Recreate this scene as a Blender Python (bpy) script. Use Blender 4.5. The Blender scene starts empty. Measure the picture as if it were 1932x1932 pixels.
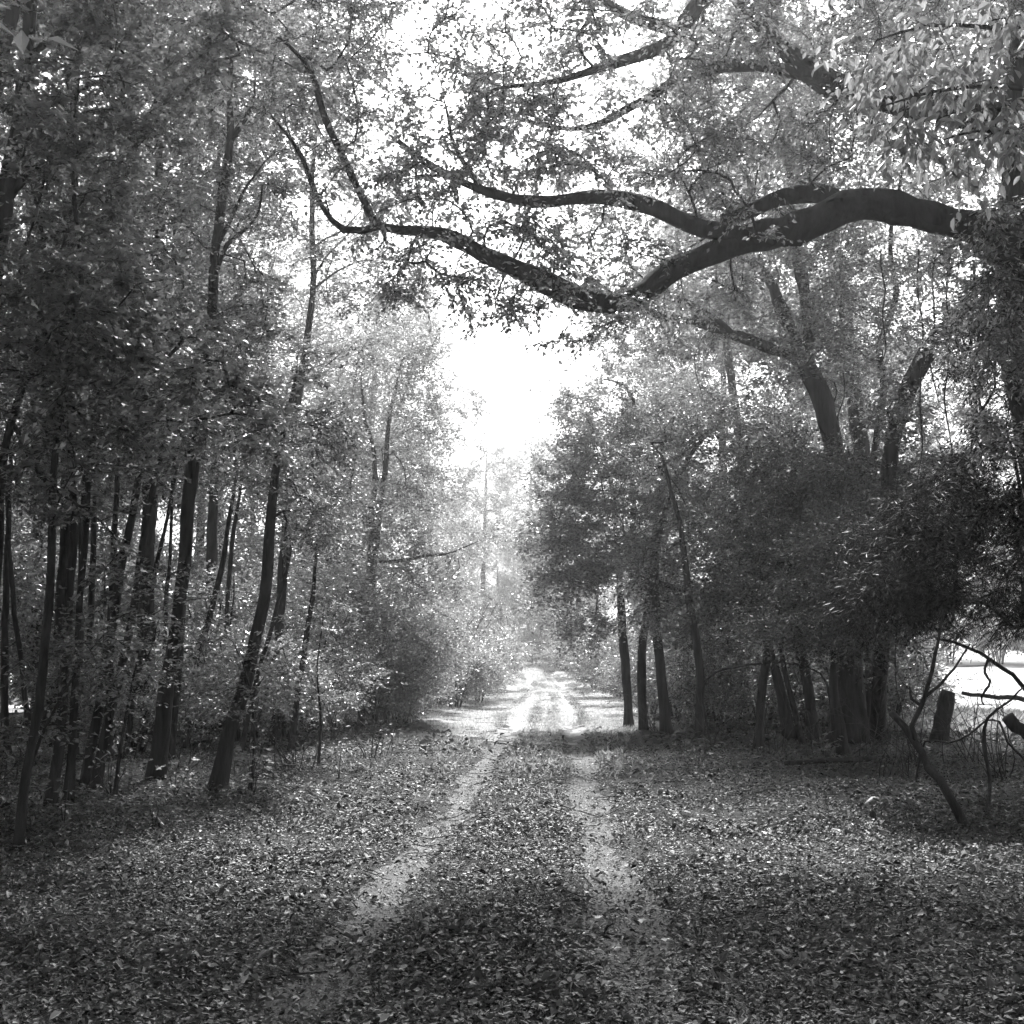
import bpy, math
import numpy as np
from math import radians

# ------------------------------------------------------------------ camera, sky, sun, exposure
sc = bpy.context.scene
C = sc.collection
PITCH = radians(7.65)
CAM_H = 1.5
FPX = 2226.0                      # focal length in units of a 1932-wide picture
cam_d = bpy.data.cameras.new('camera')
cam_d.sensor_width = 36.0
cam_d.lens = 36.0 * FPX / 1932.0
cam_d.clip_start = 0.05
cam_d.clip_end = 1500.0
cam = bpy.data.objects.new('camera', cam_d)
C.objects.link(cam)
cam.location = (0, 0, CAM_H)
cam.rotation_euler = (radians(90) + PITCH, 0, 0)
sc.camera = cam

SUN_EL, SUN_AZ = radians(54), radians(5)        # veiled sun ahead, above the lane
world = bpy.data.worlds.new('World')
sc.world = world
world.use_nodes = True
wn = world.node_tree.nodes
wl = world.node_tree.links
wn.clear()
sky = wn.new('ShaderNodeTexSky')
sky.sky_type = 'NISHITA'
sky.sun_disc = False
sky.sun_elevation = SUN_EL
sky.sun_rotation = SUN_AZ
sky.dust_density = 4.0
sky.air_density = 1.0
bw = wn.new('ShaderNodeRGBToBW')                # a black-and-white photograph
bg = wn.new('ShaderNodeBackground')
bg.inputs['Strength'].default_value = 0.15
wo = wn.new('ShaderNodeOutputWorld')
wl.new(sky.outputs[0], bw.inputs[0])
wl.new(bw.outputs[0], bg.inputs['Color'])
wl.new(bg.outputs[0], wo.inputs['Surface'])

sun_d = bpy.data.lights.new('sun', 'SUN')
sun_d.energy = 3.2
sun_d.angle = radians(7)
sun_d.color = (1, 1, 1)
sun = bpy.data.objects.new('sun', sun_d)
C.objects.link(sun)
sun.location = (-20, 60, 80)
sun.rotation_euler = (radians(90) - SUN_EL, 0, radians(180) - SUN_AZ)

sc.view_settings.view_transform = 'Standard'
sc.view_settings.look = 'None'
sc.view_settings.gamma = 1.0
sc.view_settings.exposure = 1.78
sc.cycles.max_bounces = 4
sc.cycles.diffuse_bounces = 2
sc.cycles.glossy_bounces = 1
sc.cycles.transmission_bounces = 2
sc.cycles.volume_bounces = 0
sc.cycles.transparent_max_bounces = 4
sc.cycles.use_denoising = True
sc.cycles.adaptive_threshold = 0.03
sc.cycles.caustics_reflective = False
sc.cycles.caustics_refractive = False

# ------------------------------------------------------------------ helpers: pixels to places
CP, SP = math.cos(PITCH), math.sin(PITCH)
def px(u, v, Y):
    a = (u - 966.0) / FPX
    b = (966.0 - v) / FPX
    f = CP - SP * b
    z = SP + CP * b
    k = Y / f
    return np.array([a * k, Y, CAM_H + z * k])

def lane_x(y):
    y = np.asarray(y, float)
    return np.interp(y, [-60, 0, 40, 65, 80, 90, 105, 125, 150, 400], [-2.65, -0.39, 1.12, 1.95, 1.75, 1.3, 0.75, 0.1, -2.5, -40])

def vnoise(x, y, s=1.0, seed=0):
    x = np.asarray(x, float) * s + seed * 17.3
    y = np.asarray(y, float) * s - seed * 9.1
    return (np.sin(x * 1.7 + 1.3 * np.sin(y * 1.1 + seed)) + np.sin(y * 1.9 + 1.7 * np.sin(x * 0.9 - seed)) + 0.6 * np.sin(2.7 * x + 3.1 * y + seed) + 0.4 * np.sin(5.3 * x - 4.7 * y)) / 3.0

def ground_z(x, y):
    x = np.asarray(x, float); y = np.asarray(y, float)
    d = np.clip(y - 32, 0, 98)
    z = 0.00055 * d * d + np.clip(y - 130, 0, 400) * 0.03
    o = x - lane_x(y)
    z = z + 0.045 * vnoise(x, y, 0.55, 1) * np.clip(np.abs(o) - 1.2, 0, 2) + 0.02 * vnoise(x, y, 1.7, 2)
    for c in (-0.79, 0.79):
        z = z - 0.07 * np.exp(-((o - c) / 0.26) ** 2)
    z = z + 0.10 * np.clip(np.abs(o) - 2.2, 0, 4) / 4
    return z

def gpx(u, v):                    # the place on the ground seen at a pixel
    b = (966.0 - v) / FPX
    f = CP - SP * b
    zd = (SP + CP * b) / f
    y = 10.0
    if zd < 0:
        y = CAM_H / -zd
        for _ in range(12):
            x = (u - 966.0) / FPX / f * y
            y = (CAM_H - float(ground_z(x, y))) / -zd
    x = (u - 966.0) / FPX / f * y
    return np.array([x, y, float(ground_z(x, y))])

# ------------------------------------------------------------------ helpers: materials
def new_mat(name):
    m = bpy.data.materials.new(name)
    m.use_nodes = True
    nt = m.node_tree
    nt.nodes.clear()
    out = nt.nodes.new('ShaderNodeOutputMaterial')
    return m, nt.nodes, nt.links, out

def leaf_mat(name, lo, hi, trans, gloss=0.04, rough=0.45):
    m, n, l, out = new_mat(name)
    geo = n.new('ShaderNodeNewGeometry')
    mr = n.new('ShaderNodeMapRange')
    mr.inputs['To Min'].default_value = lo
    mr.inputs['To Max'].default_value = hi
    l.new(geo.outputs['Random Per Island'], mr.inputs['Value'])
    mt = n.new('ShaderNodeMath'); mt.operation = 'MULTIPLY'; mt.inputs[1].default_value = trans
    l.new(mr.outputs[0], mt.inputs[0])
    d = n.new('ShaderNodeBsdfDiffuse')
    t = n.new('ShaderNodeBsdfTranslucent')
    l.new(mr.outputs[0], d.inputs['Color'])
    l.new(mt.outputs[0], t.inputs['Color'])
    add = n.new('ShaderNodeAddShader')
    l.new(d.outputs[0], add.inputs[0]); l.new(t.outputs[0], add.inputs[1])
    g = n.new('ShaderNodeBsdfGlossy')
    g.inputs['Roughness'].default_value = rough
    g.inputs['Color'].default_value = (1, 1, 1, 1)
    fr = n.new('ShaderNodeFresnel'); fr.inputs['IOR'].default_value = 1.4
    mf = n.new('ShaderNodeMath'); mf.operation = 'MULTIPLY'; mf.inputs[1].default_value = gloss / 0.06
    l.new(fr.outputs[0], mf.inputs[0])
    mix = n.new('ShaderNodeMixShader')
    l.new(mf.outputs[0], mix.inputs[0]); l.new(add.outputs[0], mix.inputs[1]); l.new(g.outputs[0], mix.inputs[2])
    l.new(mix.outputs[0], out.inputs['Surface'])
    return m

def rough_mat(name, lo, hi, scale, rough=0.9, bump=0.0, stretch=(1, 1, 1), detail=6, bscale=None, spec=0.3, p0=0.3, p1=0.7):
    m, n, l, out = new_mat(name)
    tc = n.new('ShaderNodeTexCoord')
    mp = n.new('ShaderNodeMapping'); mp.inputs['Scale'].default_value = stretch
    l.new(tc.outputs['Object'], mp.inputs['Vector'])
    nz = n.new('ShaderNodeTexNoise'); nz.inputs['Scale'].default_value = scale; nz.inputs['Detail'].default_value = detail
    nz.inputs['Roughness'].default_value = 0.65
    l.new(mp.outputs[0], nz.inputs['Vector'])
    cr = n.new('ShaderNodeValToRGB')
    cr.color_ramp.elements[0].position = p0; cr.color_ramp.elements[1].position = p1
    cr.color_ramp.elements[0].color = (lo, lo, lo, 1); cr.color_ramp.elements[1].color = (hi, hi, hi, 1)
    l.new(nz.outputs['Fac'], cr.inputs['Fac'])
    p = n.new('ShaderNodeBsdfPrincipled')
    p.inputs['Roughness'].default_value = rough
    p.inputs['Specular IOR Level'].default_value = spec
    l.new(cr.outputs[0], p.inputs['Base Color'])
    if bump:
        n2 = n.new('ShaderNodeTexNoise'); n2.inputs['Scale'].default_value = bscale or scale * 3; n2.inputs['Detail'].default_value = 8
        l.new(mp.outputs[0], n2.inputs['Vector'])
        b = n.new('ShaderNodeBump'); b.inputs['Strength'].default_value = bump; b.inputs['Distance'].default_value = 0.03
        l.new(n2.outputs['Fac'], b.inputs['Height'])
        l.new(b.outputs[0], p.inputs['Normal'])
    l.new(p.outputs[0], out.inputs['Surface'])
    return m

M_BARK = rough_mat('bark', 0.012, 0.08, 9, 0.95, 1.0, (1, 1, 0.16), bscale=16, spec=0.15)
M_DEAD = rough_mat('dead_wood', 0.05, 0.16, 9, 0.9, 0.6, (1, 1, 1), bscale=20, spec=0.2)
M_STICK = rough_mat('stick_bark', 0.03, 0.12, 14, 0.9, 0.6, spec=0.2)
M_PALE = rough_mat('pale_paper', 0.65, 0.8, 10, 0.7)
M_GROUND = rough_mat('leaf_mould', 0.012, 0.05, 3.5, 0.95, 0.8, bscale=14, spec=0.15)
M_SOIL = rough_mat('track_soil', 0.07, 0.20, 5, 0.95, 0.7, bscale=45, spec=0.2, detail=10)
M_FIELD = rough_mat('dry_field', 0.30, 0.55, 0.6, 0.95, 0.3, bscale=5, spec=0.1)
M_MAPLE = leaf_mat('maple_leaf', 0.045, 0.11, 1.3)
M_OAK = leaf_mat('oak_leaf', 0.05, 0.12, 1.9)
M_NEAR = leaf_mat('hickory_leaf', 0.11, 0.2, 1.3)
M_MID = leaf_mat('shade_darkened_leaf', 0.025, 0.075, 0.8)  # darker copy of the woodland leaf; wood-interior shade put into its colour
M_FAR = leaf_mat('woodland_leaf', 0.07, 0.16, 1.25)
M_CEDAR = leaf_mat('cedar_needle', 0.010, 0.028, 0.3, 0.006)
M_LITTER = leaf_mat('dead_leaf', 0.010, 0.09, 0.25, 0.035, 0.6)
M_LITTER3 = leaf_mat('rotting_leaf', 0.006, 0.03, 0.2, 0.03, 0.6)
M_LITTER2 = leaf_mat('pale_dead_leaf', 0.16, 0.40, 0.25, 0.04, 0.55)
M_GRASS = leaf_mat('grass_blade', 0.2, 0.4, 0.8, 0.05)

# ------------------------------------------------------------------ helpers: meshes
def mesh_np(name, V, loops, starts, mats, midx=None, smooth=None):
    me = bpy.data.meshes.new(name)
    V = np.ascontiguousarray(V, np.float32)
    me.vertices.add(len(V)); me.vertices.foreach_set('co', V.ravel())
    me.loops.add(len(loops)); me.loops.foreach_set('vertex_index', np.ascontiguousarray(loops, np.int32))
    me.polygons.add(len(starts)); me.polygons.foreach_set('loop_start', np.ascontiguousarray(starts, np.int32))
    if midx is not None:
        me.polygons.foreach_set('material_index', np.ascontiguousarray(midx, np.int32))
    if smooth is not None:
        me.polygons.foreach_set('use_smooth', np.ascontiguousarray(smooth, bool))
    me.update(calc_edges=True)
    for m in (mats if isinstance(mats, (list, tuple)) else [mats]):
        me.materials.append(m)
    return me

class Geo:
    """collects polygons; one Geo becomes one mesh"""
    def __init__(self):
        self.V, self.L, self.S, self.M, self.Sm = [], [], [], [], []
        self.nv = self.nl = 0
    def add(self, V, loops, sizes, mat=0, smooth=False):
        V = np.asarray(V, float); loops = np.asarray(loops); sizes = np.asarray(sizes)
        self.V.append(V); self.L.append(loops + self.nv)
        st = np.concatenate([[0], np.cumsum(sizes)[:-1]]) + self.nl
        self.S.append(st); self.M.append(np.full(len(sizes), mat)); self.Sm.append(np.full(len(sizes), smooth))
        self.nv += len(V); self.nl += len(loops)
    def empty(self):
        return self.nv == 0
    def mesh(self, name, mats, origin=None):
        V = np.concatenate(self.V)
        if origin is not None:
            V = V - np.asarray(origin)
        return mesh_np(name, V, np.concatenate(self.L), np.concatenate(self.S), mats, np.concatenate(self.M), np.concatenate(self.Sm))

def norm(v):
    v = np.asarray(v, float)
    return v / np.maximum(np.linalg.norm(v, axis=-1, keepdims=True), 1e-9)

def tube(geo, P, R, sides, rng, mat=0, rough=0.10, cap=True, flare=None):
    P = np.asarray(P, float); R = np.asarray(R, float)
    n = len(P)
    T = np.gradient(P, axis=0); T = norm(T)
    ref = np.array([0.31, 0.17, 0.93]) if abs(T[0, 2]) < 0.9 else np.array([1.0, 0.1, 0.0])
    A = norm(np.cross(T, ref)); B = np.cross(T, A)
    th = np.linspace(0, 2 * np.pi, sides, endpoint=False)
    rr = R[:, None] * np.ones((1, sides))
    if sides > 5:
        k = rng.uniform(0, 6.28, 4)
        s = np.arange(n)[:, None]
        rr = rr * (1 + rough * (np.sin(2 * th + k[0] + s * 0.35) * 0.5 + np.sin(3 * th + k[1] - s * 0.6) * 0.5 + rng.normal(0, 0.35, (n, sides))))
    if flare is not None:
        rr = rr * (1 + flare[:, None] * (0.9 + 0.8 * np.sin(4 * th + k[2])[None, :] + 0.4 * np.sin(7 * th + k[3])[None, :]))
    V = P[:, None, :] + rr[..., None] * (np.cos(th)[None, :, None] * A[:, None, :] + np.sin(th)[None, :, None] * B[:, None, :])
    i = np.arange(n - 1)[:, None]; j = np.arange(sides)[None, :]
    a = i * sides + j; b = i * sides + (j + 1) % sides
    q = np.stack([a, b, b + sides, a + sides], -1).reshape(-1, 4)
    loops = q.ravel(); sizes = np.full(len(q), 4)
    if cap and sides > 3:
        loops = np.concatenate([loops, (n - 1) * sides + np.arange(sides), np.arange(sides)[::-1]])
        sizes = np.concatenate([sizes, [sides, sides]])
    geo.add(V.reshape(-1, 3), loops, sizes, mat, True)

def smooth_path(pts, step=0.25):
    pts = np.asarray(pts, float)
    if len(pts) < 3:
        pts = np.stack([pts[0], (pts[0] + pts[-1]) / 2, pts[-1]])
    P = np.concatenate([[2 * pts[0] - pts[1]], pts, [2 * pts[-1] - pts[-2]]])
    out, par = [], []
    for i in range(1, len(P) - 2):
        p0, p1, p2, p3 = P[i - 1:i + 3]
        n = max(2, int(np.linalg.norm(p2 - p1) / step))
        t = np.arange(n)[:, None] / n
        out.append(0.5 * ((2 * p1) + (-p0 + p2) * t + (2 * p0 - 5 * p1 + 4 * p2 - p3) * t ** 2 + (-p0 + 3 * p1 - 3 * p2 + p3) * t ** 3))
        par.append((i - 1) + t[:, 0])
    out.append(pts[-1:]); par.append([len(pts) - 1.0])
    return np.concatenate(out), np.concatenate(par)

# leaf shapes: base at the origin, tip along +Y, upper side +Z
def outline_leaf(right, fold=0.12, droop=0.1):
    """right: (x, y) of the right edge from base to tip; two folded halves"""
    right = np.array(right, float)
    k = len(right)
    V = [(0, 0, 0)] + [(x, y, fold * x * 2 - droop * y * y) for x, y in right] + [(0, 1, -droop)] + [(-x, y, fold * x * 2 - droop * y * y) for x, y in right]
    f1 = [0] + list(range(1, k + 1)) + [k + 1]
    f2 = [0, k + 1] + list(range(2 * k + 1, k + 1, -1))
    return np.array(V), [f1, f2]
LEAF_KITE = outline_leaf([(0.30, 0.45)], 0.15, 0.1)
LEAF_OVAL = outline_leaf([(0.21, 0.28), (0.22, 0.62)], 0.16, 0.18)
LEAF_OAK = outline_leaf([(0.14, 0.2), (0.30, 0.48), (0.24, 0.78)], 0.14, 0.1)
LEAF_CURL = outline_leaf([(0.24, 0.25), (0.30, 0.6)], 0.5, -0.25)
LEAF_CURL2 = outline_leaf([(0.20, 0.3), (0.34, 0.55), (0.16, 0.85)], -0.35, 0.3)
LEAF_NEEDLE = outline_leaf([(0.05, 0.5)], 0.0, 0.1)
LEAF_WIDE = outline_leaf([(0.29, 0.30), (0.24, 0.66)], 0.14, 0.14)
LEAF_MAPLE = outline_leaf([(0.34, -0.04), (0.26, 0.20), (0.60, 0.44), (0.24, 0.56)], 0.10, 0.12)

def add_leaves(geo, tmpl, P, D, N, S, mat=0):
    """P positions, D tip directions, N upward normals, S sizes"""
    V, F = tmpl
    D = norm(D)
    N = norm(N - (N * D).sum(-1, keepdims=True) * D)
    X = np.cross(D, N)
    W = P[:, None, :] + S[:, None, None] * (V[None, :, 0:1] * X[:, None, :] + V[None, :, 1:2] * D[:, None, :] + V[None, :, 2:3] * N[:, None, :])
    n, k = len(P), len(V)
    fl = np.concatenate([np.array(f) for f in F])
    loops = (np.arange(n)[:, None] * k + fl[None, :]).ravel()
    sizes = np.tile([len(f) for f in F], n)
    geo.add(W.reshape(-1, 3), loops, sizes, mat, False)

# ------------------------------------------------------------------ helpers: objects
def link_mesh(name, me, parent=None, loc=None, kind=None):
    o = bpy.data.objects.new(name, me)
    C.objects.link(o)
    if parent is not None:
        o.parent = parent
    if loc is not None:
        o.location = loc
    if kind:
        o['kind'] = kind
    return o

def tag(o, label, cat, group=None):
    o['label'] = label; o['category'] = cat
    if group:
        o['group'] = group
    return o

def thing(name, label, cat, loc, group=None):
    o = bpy.data.objects.new(name, None)
    o.empty_display_size = 0.2
    C.objects.link(o)
    o.location = loc
    return tag(o, label, cat, group)

def copy_thing(root, loc, rz, scale, label=None, group=None):
    r = root.copy(); C.objects.link(r)
    r.location = loc; r.rotation_euler = (0, 0, rz); r.scale = scale
    if label: r['label'] = label
    if group: r['group'] = group
    for ch in root.children:
        c = ch.copy(); C.objects.link(c); c.parent = r
    return r

# ------------------------------------------------------------------ tree builder
class Tree:
    def __init__(self, seed):
        self.rng = np.random.default_rng(seed)
        self.pos = np.zeros((60000, 3)); self.dir = np.zeros((60000, 3)); self.rad = np.zeros(60000)
        self.par = np.full(60000, -1); self.n = 0
        self.paths = []          # explicit limbs: (index list, part)
        self.twigs = []          # auto chains: index list (first is the attach node)
    def _push(self, p, d, r, par):
        i = self.n
        self.pos[i] = p; self.dir[i] = d; self.rad[i] = r; self.par[i] = par
        self.n += 1
        return i
    def limb(self, pts, radii, part='limb', wiggle=0.02, step=0.22):
        P, t = smooth_path(pts, step)
        R = np.interp(t, np.linspace(0, len(pts) - 1, len(radii)), radii)
        k = self.rng.uniform(0, 6.28, (3, 3))
        s = np.concatenate([[0], np.cumsum(np.linalg.norm(np.diff(P, axis=0), axis=1))])
        env = np.minimum(1, s / 0.6)[:, None]
        P = P + wiggle * env * (np.sin(s[:, None] * 2.1 + k[0]) + 0.6 * np.sin(s[:, None] * 5.3 + k[1]))
        D = norm(np.gradient(P, axis=0))
        par = -1
        if self.n:
            par = int(np.argmin(np.linalg.norm(self.pos[:self.n] - P[0], axis=1)))
        ids = []
        for p, d, r in zip(P, D, R):
            par = self._push(p, d, r, par)
            ids.append(par)
        self.paths.append((ids, part))
        return ids
    def attract(self, tips, zmin=None, lift=0.25, droop=0.1, minr=0.0):
        rng = self.rng
        tips = np.asarray(tips)
        d0 = np.array([np.min(np.linalg.norm(self.pos[:self.n] - t, axis=1)) for t in tips])
        for ti in np.argsort(d0):
            t = tips[ti]
            P = self.pos[:self.n]
            dv = t - P
            d = np.linalg.norm(dv, axis=1)
            al = (dv * self.dir[:self.n]).sum(1) / np.maximum(d, 1e-6)
            cost = d * (1.25 - 0.35 * al)
            if zmin is not None:
                cost = cost + 5.0 * (P[:, 2] < zmin)
            a = int(np.argmin(cost))
            A = self.pos[a]; L = d[a]
            if L < 0.12:
                continue
            u = (t - A) / L
            sd = norm(0.45 * self.dir[a] + u + np.array([0, 0, lift]))
            ctrl = A + 0.5 * L * sd
            end = t - np.array([0, 0, droop * L])
            n = int(np.clip(L / 0.3, 2, 9))
            s = (np.arange(1, n + 1) / n)[:, None]
            Q = (1 - s) ** 2 * A + 2 * s * (1 - s) * ctrl + s ** 2 * end
            Q[:-1] += rng.normal(0, 0.018 * min(L, 1.5), (n - 1, 3))
            ids = [a]; par = a
            prev = A
            for q in Q:
                par = self._push(q, norm(q - prev), 0.0, par)
                ids.append(par); prev = q
            self.twigs.append(ids)
    def radii(self, r_tip=0.004, power=0.42):
        cnt = np.zeros(self.n)
        for ids in self.twigs:
            cnt[ids[-1]] += 1
        for i in range(self.n - 1, 0, -1):
            if self.par[i] >= 0:
                cnt[self.par[i]] += cnt[i]
        auto = self.rad[:self.n] == 0
        r = r_tip * np.maximum(cnt, 1) ** power
        self.rad[:self.n][auto] = r[auto]
    def leaves(self, geo, tmpl, per, size, spread=0.25, flat=0.35, tilt=0.55, mat=0, frac=0.85, back=1.3, droop=0.0, twiglet=0.0, mat_twig=1, run=8):
        """each twig end carries a fan of twiglets, each twiglet a row of leaves"""
        rng = self.rng
        up = np.array([0, 0, 1.0])
        S_, D_, L_ = [], [], []
        for ids in self.twigs:
            m = max(2, int(round(per * rng.uniform(0.5, 1.5) / run)))
            Q = self.pos[ids]
            ax = norm(Q[-1] - Q[-2])
            seg = np.linalg.norm(np.diff(Q, axis=0), axis=1); s = np.concatenate([[0], np.cumsum(seg)])
            Lb = min(s[-1] * frac, back)
            tt = s[-1] - Lb * rng.beta(0.9, 1.3, m)
            B = np.stack([np.interp(tt, s, Q[:, k]) for k in range(3)], 1)
            side = norm(np.cross(ax, up) + 1e-6)
            d = (0.55 + 0.3 * rng.random((m, 1))) * ax + rng.normal(0, 1, (m, 1)) * side + rng.normal(0, flat, (m, 1)) * up + rng.normal(0, 0.15, (m, 3)) - 0.25 * droop * up
            S_.append(B); D_.append(norm(d)); L_.append(spread * rng.uniform(0.7, 2.3, m))
        S = np.concatenate(S_); D = np.concatenate(D_); L = np.concatenate(L_)
        M = len(S)
        if twiglet:
            A = norm(np.cross(D, up) + 1e-6); Bv = np.cross(D, A)
            E = S + D * L[:, None]
            c = [(1, 0), (-0.5, 0.87), (-0.5, -0.87)]
            V = np.stack([S + twiglet * (x * A + y * Bv) for x, y in c] + [E + 0.4 * twiglet * (x * A + y * Bv) for x, y in c], 1)
            f = np.array([0, 1, 4, 3, 1, 2, 5, 4, 2, 0, 3, 5])
            geo.add(V.reshape(-1, 3), (np.arange(M)[:, None] * 6 + f[None, :]).ravel(), np.full(M * 3, 4), mat_twig, False)
        t = (np.arange(run)[None, :] + rng.uniform(0.1, 1.0, (M, run))) / run
        sg = np.where((np.arange(run)[None, :] + rng.integers(0, 2, (M, 1))) % 2 == 0, 1.0, -1.0)
        lat = norm(np.cross(D, up) + 1e-6)
        P = S[:, None, :] + D[:, None, :] * (L[:, None] * t)[..., None] + rng.normal(0, 0.008, (M, run, 3))
        LD = 0.65 * D[:, None, :] + sg[..., None] * lat[:, None, :] * 0.9 + rng.normal(0, 0.35, (M, run, 3)) - droop * up
        N = up + rng.normal(0, tilt, (M, run, 3))
        P, LD, N = P.reshape(-1, 3), LD.reshape(-1, 3), N.reshape(-1, 3)
        keepm = rng.random(len(P)) < 0.9
        P, LD, N = P[keepm], LD[keepm], N[keepm]
        add_leaves(geo, tmpl, P, LD, N, size * rng.uniform(0.5, 1.3, len(P)) , mat)
        return len(P)
    def twig_geo(self, geo_of, geo_thin, thick=0.018, mat_thick=0, mat_thin=1, spread=0.0, nsub=0):
        """thick twigs go to the mesh of the limb they spring from (geo_of(path index)), thin ones to the crown"""
        owner = np.full(self.n, -1)
        for k, (ids, _p) in enumerate(self.paths):
            owner[ids] = k
        for ids in self.twigs:
            owner[ids[1:]] = owner[ids[0]]
        for ids in self.twigs:
            R = self.rad[ids].copy()
            R[0] = min(R[0], R[1] * 1.15)
            big = R[1] > thick
            g = geo_of(int(owner[ids[0]])) if big else geo_thin
            tube(g, self.pos[ids], R, 6 if R[1] > 0.03 else (4 if big else 3), self.rng, mat_thick if big else mat_thin, cap=False)
            for _ in range(nsub):
                k = self.rng.integers(1, len(ids))
                a = self.pos[ids[k]]
                b = a + norm(self.rng.normal(0, 1, 3) * [1, 1, 0.4] + 0.6 * self.dir[ids[k]]) * spread * self.rng.uniform(0.7, 1.7)
                tube(geo_thin, np.stack([a, (a + b) / 2 + [0, 0, 0.02], b]), [0.0035, 0.003, 0.002], 3, self.rng, mat_thin, cap=False)

def blob_tips(rng, blobs, n):
    """blobs: (centre, (rx, ry, rz), weight)"""
    w = np.array([b[2] for b in blobs], float); w /= w.sum()
    k = rng.choice(len(blobs), n, p=w)
    out = []
    for i in k:
        c, r, _ = blobs[i]
        d = norm(rng.normal(0, 1, 3))
        out.append(np.asarray(c) + d * np.asarray(r) * rng.uniform(0.25, 1.0) ** 0.5)
    return np.array(out)

def pb(u, v, Y, ru, rv, ry, w=1.0):
    k = Y / FPX
    return (px(u, v, Y), (ru * k, ry, rv * k), w)

def build_tree(name, label, cat, seed, limbs, blobs, ntips, leaf, per, size, mat, spread=0.28, flat=0.35, tilt=0.55, zmin=None, lift=0.25,
               droop=0.1, group=None, nsub=1, r_tip=0.0045, ldroop=0.0, bark=None, keep=None, power=0.42, twiglet=0.0, off=0.0):
    """limbs: list of (points, radii); the first is the trunk"""
    t = Tree(seed)
    base = np.asarray(limbs[0][0][0])
    first = True
    for pts, radii in limbs:
        pts = [np.asarray(p, float) for p in pts]
        if first:
            pts[0] = pts[0] - [0, 0, 0.12]
        t.limb(pts, radii, 'trunk' if first else 'limb', wiggle=0.012 if first else 0.028, step=0.22 if first else 0.15)
        first = False
    if ntips:
        tips = blob_tips(t.rng, blobs, ntips)
        g0 = ground_z(tips[:, 0], tips[:, 1])
        tips = tips[tips[:, 2] > g0 + 0.25]
        if keep is not None:
            tips = tips[[keep(p) for p in tips]]
        if off:
            sk = t.pos[:t.n]
            tips = tips[[np.min(np.linalg.norm(sk - q_, axis=1)) > off for q_ in tips]]
        ends = [np.asarray(pts[-1]) + t.rng.normal(0, 0.35, (7, 3)) * [1, 1, 0.8] + 0.25 * norm(np.asarray(pts[-1]) - np.asarray(pts[-2])) for pts, _r in limbs]
        tips = np.concatenate([tips] + ends)
        t.attract(tips, zmin=zmin, lift=lift, droop=droop)
    t.radii(r_tip, power)
    bark = bark or M_BARK
    root = thing(name, label, cat, base, group)
    gs = [Geo() for _ in t.paths]; gc = Geo()
    for k, (ids, part) in enumerate(t.paths):
        R = t.rad[ids].copy()
        if k == 0:
            h = t.pos[ids][:, 2] - base[2]
            tube(gs[k], t.pos[ids], R * (1 + 0.05 * np.sin(h * 1.7 + seed)), 16, t.rng, flare=0.32 * np.exp(-np.maximum(h, 0) / 0.2))
        else:
            s = np.arange(len(R))
            R = R * (1 + 0.07 * np.sin(s * 0.9 + seed) + 0.05 * np.sin(s * 2.3 + k))
            R = R * np.exp(t.rng.normal(0, 0.035, len(R)))
            tube(gs[k], t.pos[ids], R, 16 if R[0] > 0.06 else 7, t.rng, rough=0.2 if R[0] > 0.06 else 0.1)
    if ntips:
        t.twig_geo(lambda k: gs[k], gc, 0.016, 0, 1, spread, nsub)
        t.leaves(gc, leaf, per, size, spread, flat, tilt, 0, droop=ldroop, twiglet=twiglet)
        link_mesh('crown', gc.mesh(name + '_crown', [mat, bark], base), root)
    for k, g in enumerate(gs):
        link_mesh('limb' if k else 'trunk', g.mesh(name + '_wood', [bark], base), root)
    return root

RNG = np.random.default_rng(7)

# ------------------------------------------------------------------ the setting: ground, wheel tracks, field
def grid_sheet(name, xs, ys, zfun, mat):
    X, Y = np.meshgrid(xs, ys)
    Z = zfun(X, Y)
    V = np.stack([X, Y, Z], -1).reshape(-1, 3)
    nx, ny = len(xs), len(ys)
    i = np.arange(ny - 1)[:, None]; j = np.arange(nx - 1)[None, :]
    a = i * nx + j
    q = np.stack([a, a + 1, a + nx + 1, a + nx], -1).reshape(-1, 4)
    me = mesh_np(name, V, q.ravel(), np.arange(len(q)) * 4, mat, None, np.ones(len(q), bool))
    return link_mesh(name, me, kind='structure')

_n = np.arange(0, 14.01, 0.2)
xs = np.unique(np.round(np.concatenate([-_n, _n, np.geomspace(14.3, 420, 34), -np.geomspace(14.3, 420, 34)]), 4))
ys = np.concatenate([np.linspace(-120, -3, 14), np.arange(-2.5, 45, 0.33), np.geomspace(45.5, 700, 70)])
grid_sheet('ground', xs, ys, ground_z, M_GROUND)

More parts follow.
